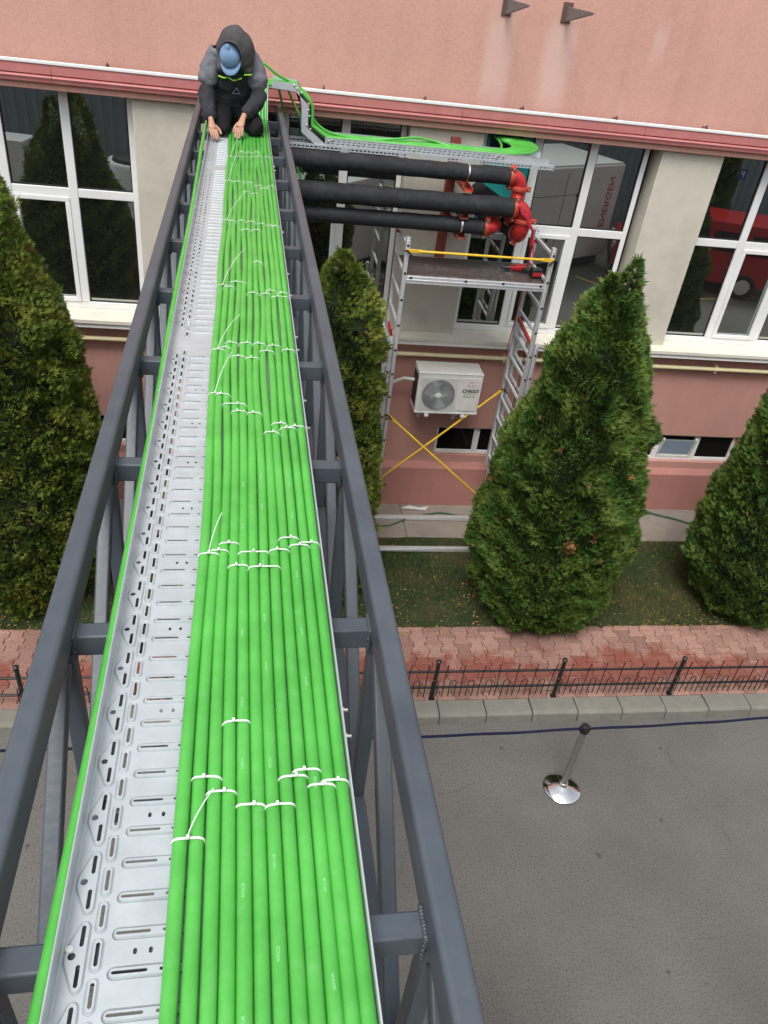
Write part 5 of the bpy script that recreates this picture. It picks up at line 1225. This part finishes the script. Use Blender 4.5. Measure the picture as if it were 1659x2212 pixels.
b = MB(); b.lathe([(.001, 0), (.008, .002), (.006, .006), (.001, .008)], tuple(cc+ca*.096), 10); b.build('cap_button', M['cap'], capo, smooth=True)
b = MB()
for pts in ([(-.215, 7.60, 5.385), (-.17, 7.585, 5.375), (-.15, 7.58, 5.38)], [(-.14, 7.575, 5.385), (-.10, 7.57, 5.365), (-.07, 7.575, 5.37)], [(-.06, 7.575, 5.375), (-.03, 7.58, 5.385)], [(-.01, 7.59, 5.41), (.05, 7.61, 5.415)]): b.tube(pts, .005, 6)
b.build('lime_piping', M['lime'], person, smooth=True)
b = MB(); b.tube([(-.07, 7.66, 5.30), (-.105, 7.655, 5.26), (-.04, 7.655, 5.26), (-.07, 7.66, 5.30)], .006, 5); b.build('chest_emblem', M['jacket'], person)
# strand of wire held in the worker's hand
b = MB(); b.tube([T(-.285, 7.30, 4.99), T(-.25, 7.27, 4.965), T(-.20, 7.26, 4.958), T(-.14, 7.29, 4.962)], .003, 6); tag(b.build('cable_tie', M['tie']), 'untied cable tie held in the hand of the kneeling worker', 'cable tie', 'white cable ties on the green cables')

# ================================================================== YARD BEHIND (seen in the window glass)
t = thing('yard_hall', 'long slate grey clad hall standing across the yard, mirrored in the windows', 'hall', (0, -8.0, 0))
b = MB(); x = -30.
while x < 36:
    b.prism([(x, 0), (x+.12, 0), (x+.15, -.04), (x+.27, -.04), (x+.30, 0), (x+.30, -.3), (x, -.3)], 0, 9.0, 'z'); x += .30
b.build('cladding', M['clad'], t)
b = MB(); b.box((-30, -12, 0), (36, -.3, 9.0)); b.build('hall_body', M['clad'], t)
b = MB(); b.box((-30, -12.2, 9.0), (36, .1, 9.2)); b.build('roof_edge', M['zincd'], t)
b = MB(); b.box((9.5, .001, 2.2), (10.3, .02, 3.0)); b.build('wall_sign', M['blue'], t)
BK = Matrix(((-1,0,0,0),(0,0,1,0),(0,1,0,0),(0,0,0,1)))     # text facing +Y
# generator container
ang = math.atan2(-.488, .873)
t = thing('generator_container', 'big white generator container on a black chassis, mirrored in the window', 'container', (6.45, -1.16, 0), ang)
Lh = 3.25; D_ = 2.3
b = MB(); b.box((-Lh, -D_, .28), (Lh, 0, 2.62)); b.build('body', M['white'], t, bevel=.03)
b = MB(); b.box((-Lh+.05, -D_+.05, 2.62), (Lh-.05, -.05, 2.66)); b.box((-1, -1.6, 2.66), (.2, -.7, 2.8)); b.build('roof', M['white'], t, bevel=.01)
b = MB()
for x in (-2.2, -1.1, 0, 1.1): b.box((x-.008, .001, .6), (x+.008, .006, 2.5))
b.box((-Lh, .001, 1.96), (1.6, .006, 1.975)); b.build('door_seams', M['acg'], t)
b = MB()
for x, z_ in ((1.55, 1.9), (1.55, .85), (.75, .85), (.45, .85), (-.4, 1.9)): b.box((x, .001, z_), (x+.08, .02, z_+.08))
b.build('latch', M['black'], t)
b = MB(); b.box((-Lh+.1, -D_+.1, .06), (Lh-.1, -.12, .28)); b.build('chassis', M['black'], t)
for x in (-1.4, 1.6):
    for y in (-.3, -2.1):
        b = MB(); b.tube([(x, y-.1, .3), (x, y+.1, .3)], .3, 24); b.build('wheel', M['tyre'], t, smooth=True)
M['letter'] = mat('red_lettering', (.40, .07, .06), .5)
text_mesh('lettering', 'ENERGEN', .295, M['letter'], Matrix.Translation((Lh-.42, .004, 1.70)) @ BK @ Matrix.Rotation(radians(90), 4, 'Z'), t, bold=.003, ext=.002)
b = MB(); b.prism([(-.4, 1.25), (.1, 1.35), (.0, 1.75), (-.12, 1.6)], .002, .008, 'y'); b.build('flag_graphic', M['blue'], t)
# second white unit
t = thing('ventilated_cabinet', 'white machine housing with a round fan, mirrored in the window under the pipes', 'machine housing', (2.1, .0, 0), math.atan2(-1.2, 1.07))
b = MB(); b.box((-1.4, -1.1, .5), (.95, 0, 2.3)); b.build('body', M['white'], t, bevel=.02)
b = MB(); b.lathe([(.17, .002), (.17, .015), (.12, .02)], (-.45, 0, 1.25), 28, 'y'); b.build('fan', M['acg'], t, smooth=True)
b = MB(); b.box((-1.35, -1.05, 0), (.9, -.1, .5)); b.build('base', M['black'], t)
# white switch cabinet far left
t = thing('switch_cabinet', 'pale switch cabinet seen mirrored in the left window', 'cabinet', (-6.3, -2.6, 0), .15)
b = MB(); b.box((-.8, -.8, .1), (.75, 0, 1.95)); b.build('body', M['white'], t, bevel=.02)
b = MB(); b.box((-.02, .001, .2), (0, .006, 1.9)); b.box((.1, .001, .9), (.14, .03, 1.15)); b.build('door', M['acg'], t)
# cooling vessel
t = thing('round_cooling_unit', 'round pale cooling drum with a black fan guard, mirrored in the left window', 'cooling unit', (-3.0, -2.6, 0))
b = MB(); b.lathe([(.75, 0), (.75, 1.65), (.70, 1.72), (.60, 1.72)], n=40); b.build('drum', M['white'], t, smooth=True)
b = MB(); b.lathe([(.58, 1.72), (.55, 1.80), (.1, 1.86)], n=32); b.build('fan_guard', M['black'], t, smooth=True)
# IBC tank
t = thing('liquid_container', 'caged blue plastic liquid tank mirrored at the edge of the left window', 'tank', (-2.62, .15, 0))
b = MB(); b.box((-.5, -.5, .15), (.5, .5, 1.05)); b.build('bottle', M['ibc'], t, bevel=.05)
b = MB()
for z_ in (.2, .42, .64, .86, 1.05): b.tube([(-.53, -.53, z_), (.53, -.53, z_), (.53, .53, z_), (-.53, .53, z_), (-.53, -.53, z_)], .01, 6)
for k in range(6):
    q = -.53+1.06*k/5
    for y in (-.53, .53): b.tube([(q, y, .15), (q, y, 1.05)], .01, 6); b.tube([(y, q, .15), (y, q, 1.05)], .01, 6)
b.build('cage', M['zincd'], t)
b = MB(); b.box((-.55, -.55, 0), (.55, .55, .14)); b.build('pallet', M['black'], t, bevel=.01)
b = MB(); b.lathe([(.11, 1.05), (.11, 1.10), (.02, 1.12)], n=20); b.build('lid', M['redp'], t, smooth=True)
# red van
def van(name, lab, loc, rz, paint):
    t = thing(name, lab, 'van' if paint is M['vanred'] else 'car', loc, rz)
    L_ = 2.1; w = .88
    side = [(-2.1, .35), (-2.1, .75), (-2.0, 1.0), (-1.25, 1.12), (-.75, 1.72), (-.4, 1.80), (1.9, 1.82), (2.05, 1.6), (2.12, .9), (2.12, .35)]
    b = MB(); n = len(side)
    for sc_, y in ((.0, 0),): pass
    vs = []
    for y, ins in ((-w, 1.0), (-w*.98, 1.0), (w*.98, 1.0), (w, 1.0)):
        for (x, z) in side: vs.append((x, y*(1-.12*max(0, z-1.0)), z if abs(y) < w else z*1.0))
    for k in range(3):
        b.add(vs[k*n:(k+2)*n], [(i, (i+1) % n, (i+1) % n+n, i+n) for i in range(n)])
    b.add(vs[:n], [tuple(range(n))]); b.add(vs[3*n:], [tuple(range(n-1, -1, -1))])
    b.build('body', paint, t, bevel=.05, seg=3)
    b = MB()
    for sg in (-1, 1):
        for (xa, xb, xc, xd) in ((-.95, -.62, .15, .15), (.28, .28, 1.1, 1.1), (1.22, 1.22, 1.95, 1.85)):
            f1 = lambda x, z: (x, sg*(w*(1-.12*max(0, z-1.0))+.004), z)
            b.add([f1(xa, 1.13), f1(xb, 1.60), f1(xd, 1.62), f1(xc, 1.13)], [(0,1,2,3)])
    b.add([(-1.28, -.7, 1.16), (-1.28, .7, 1.16), (-.82, .62, 1.68), (-.82, -.62, 1.68)], [(0,1,2,3)]); b.add([(2.125, -.65, 1.1), (2.125, .65, 1.1), (2.085, .6, 1.6), (2.085, -.6, 1.6)], [(0,1,2,3)])
    b.build('windows', M['glassb'], t, recalc=False)
    for x in (-1.35, 1.35):
        for sg in (-1, 1):
            b = MB(); b.tube([(x, sg*(w-.18), .32), (x, sg*(w+.015), .32)], .32, 28); wo_ = b.build('wheel', M['tyre'], t, smooth=True)
            b = MB(); b.lathe([(.20, sg*(w+.016)), (.20, sg*(w+.024)), (.03, sg*(w+.03))], (x, 0, .32), 10, 'y'); b.build('rim', M['alu'], wo_)
    b = MB()
    for sg in (-1, 1): b.box((-2.12, sg*.6-.14, .72), (-2.05, sg*.6+.14, .88)); 
    b.build('headlight', M['white'], t, bevel=.01)
    b = MB(); b.box((-2.13, -.8, .33), (-2.06, .8, .55)); b.box((2.08, -.8, .33), (2.15, .8, .55)); b.build('bumper', M['black'], t, bevel=.02)
van('parked_van', 'red van parked in the yard, mirrored in the right window', (11.36, -1.9, 0), radians(19.8), M['vanred'])
van('parked_car', 'white car parked beyond the red van, mirrored in the right window', (15.8, -3.6, 0), radians(-60), M['white'])
# parking sign
t = thing('parking_sign', 'blue parking sign on a pole, mirrored in the right window', 'sign', (13.3, -4.0, 0))
b = MB(); b.tube([(0, 0, 0), (0, 0, 2.6)], .025, 10); b.build('pole', M['zincd'], t, smooth=True)
b = MB(); b.box((-.12, .03, 2.28), (.12, .045, 2.56)); b.build('plate', M['blue'], t)
text_mesh('letter', 'P', .22, M['white'], Matrix.Translation((0, .048, 2.42)) @ BK, t, bold=.003)
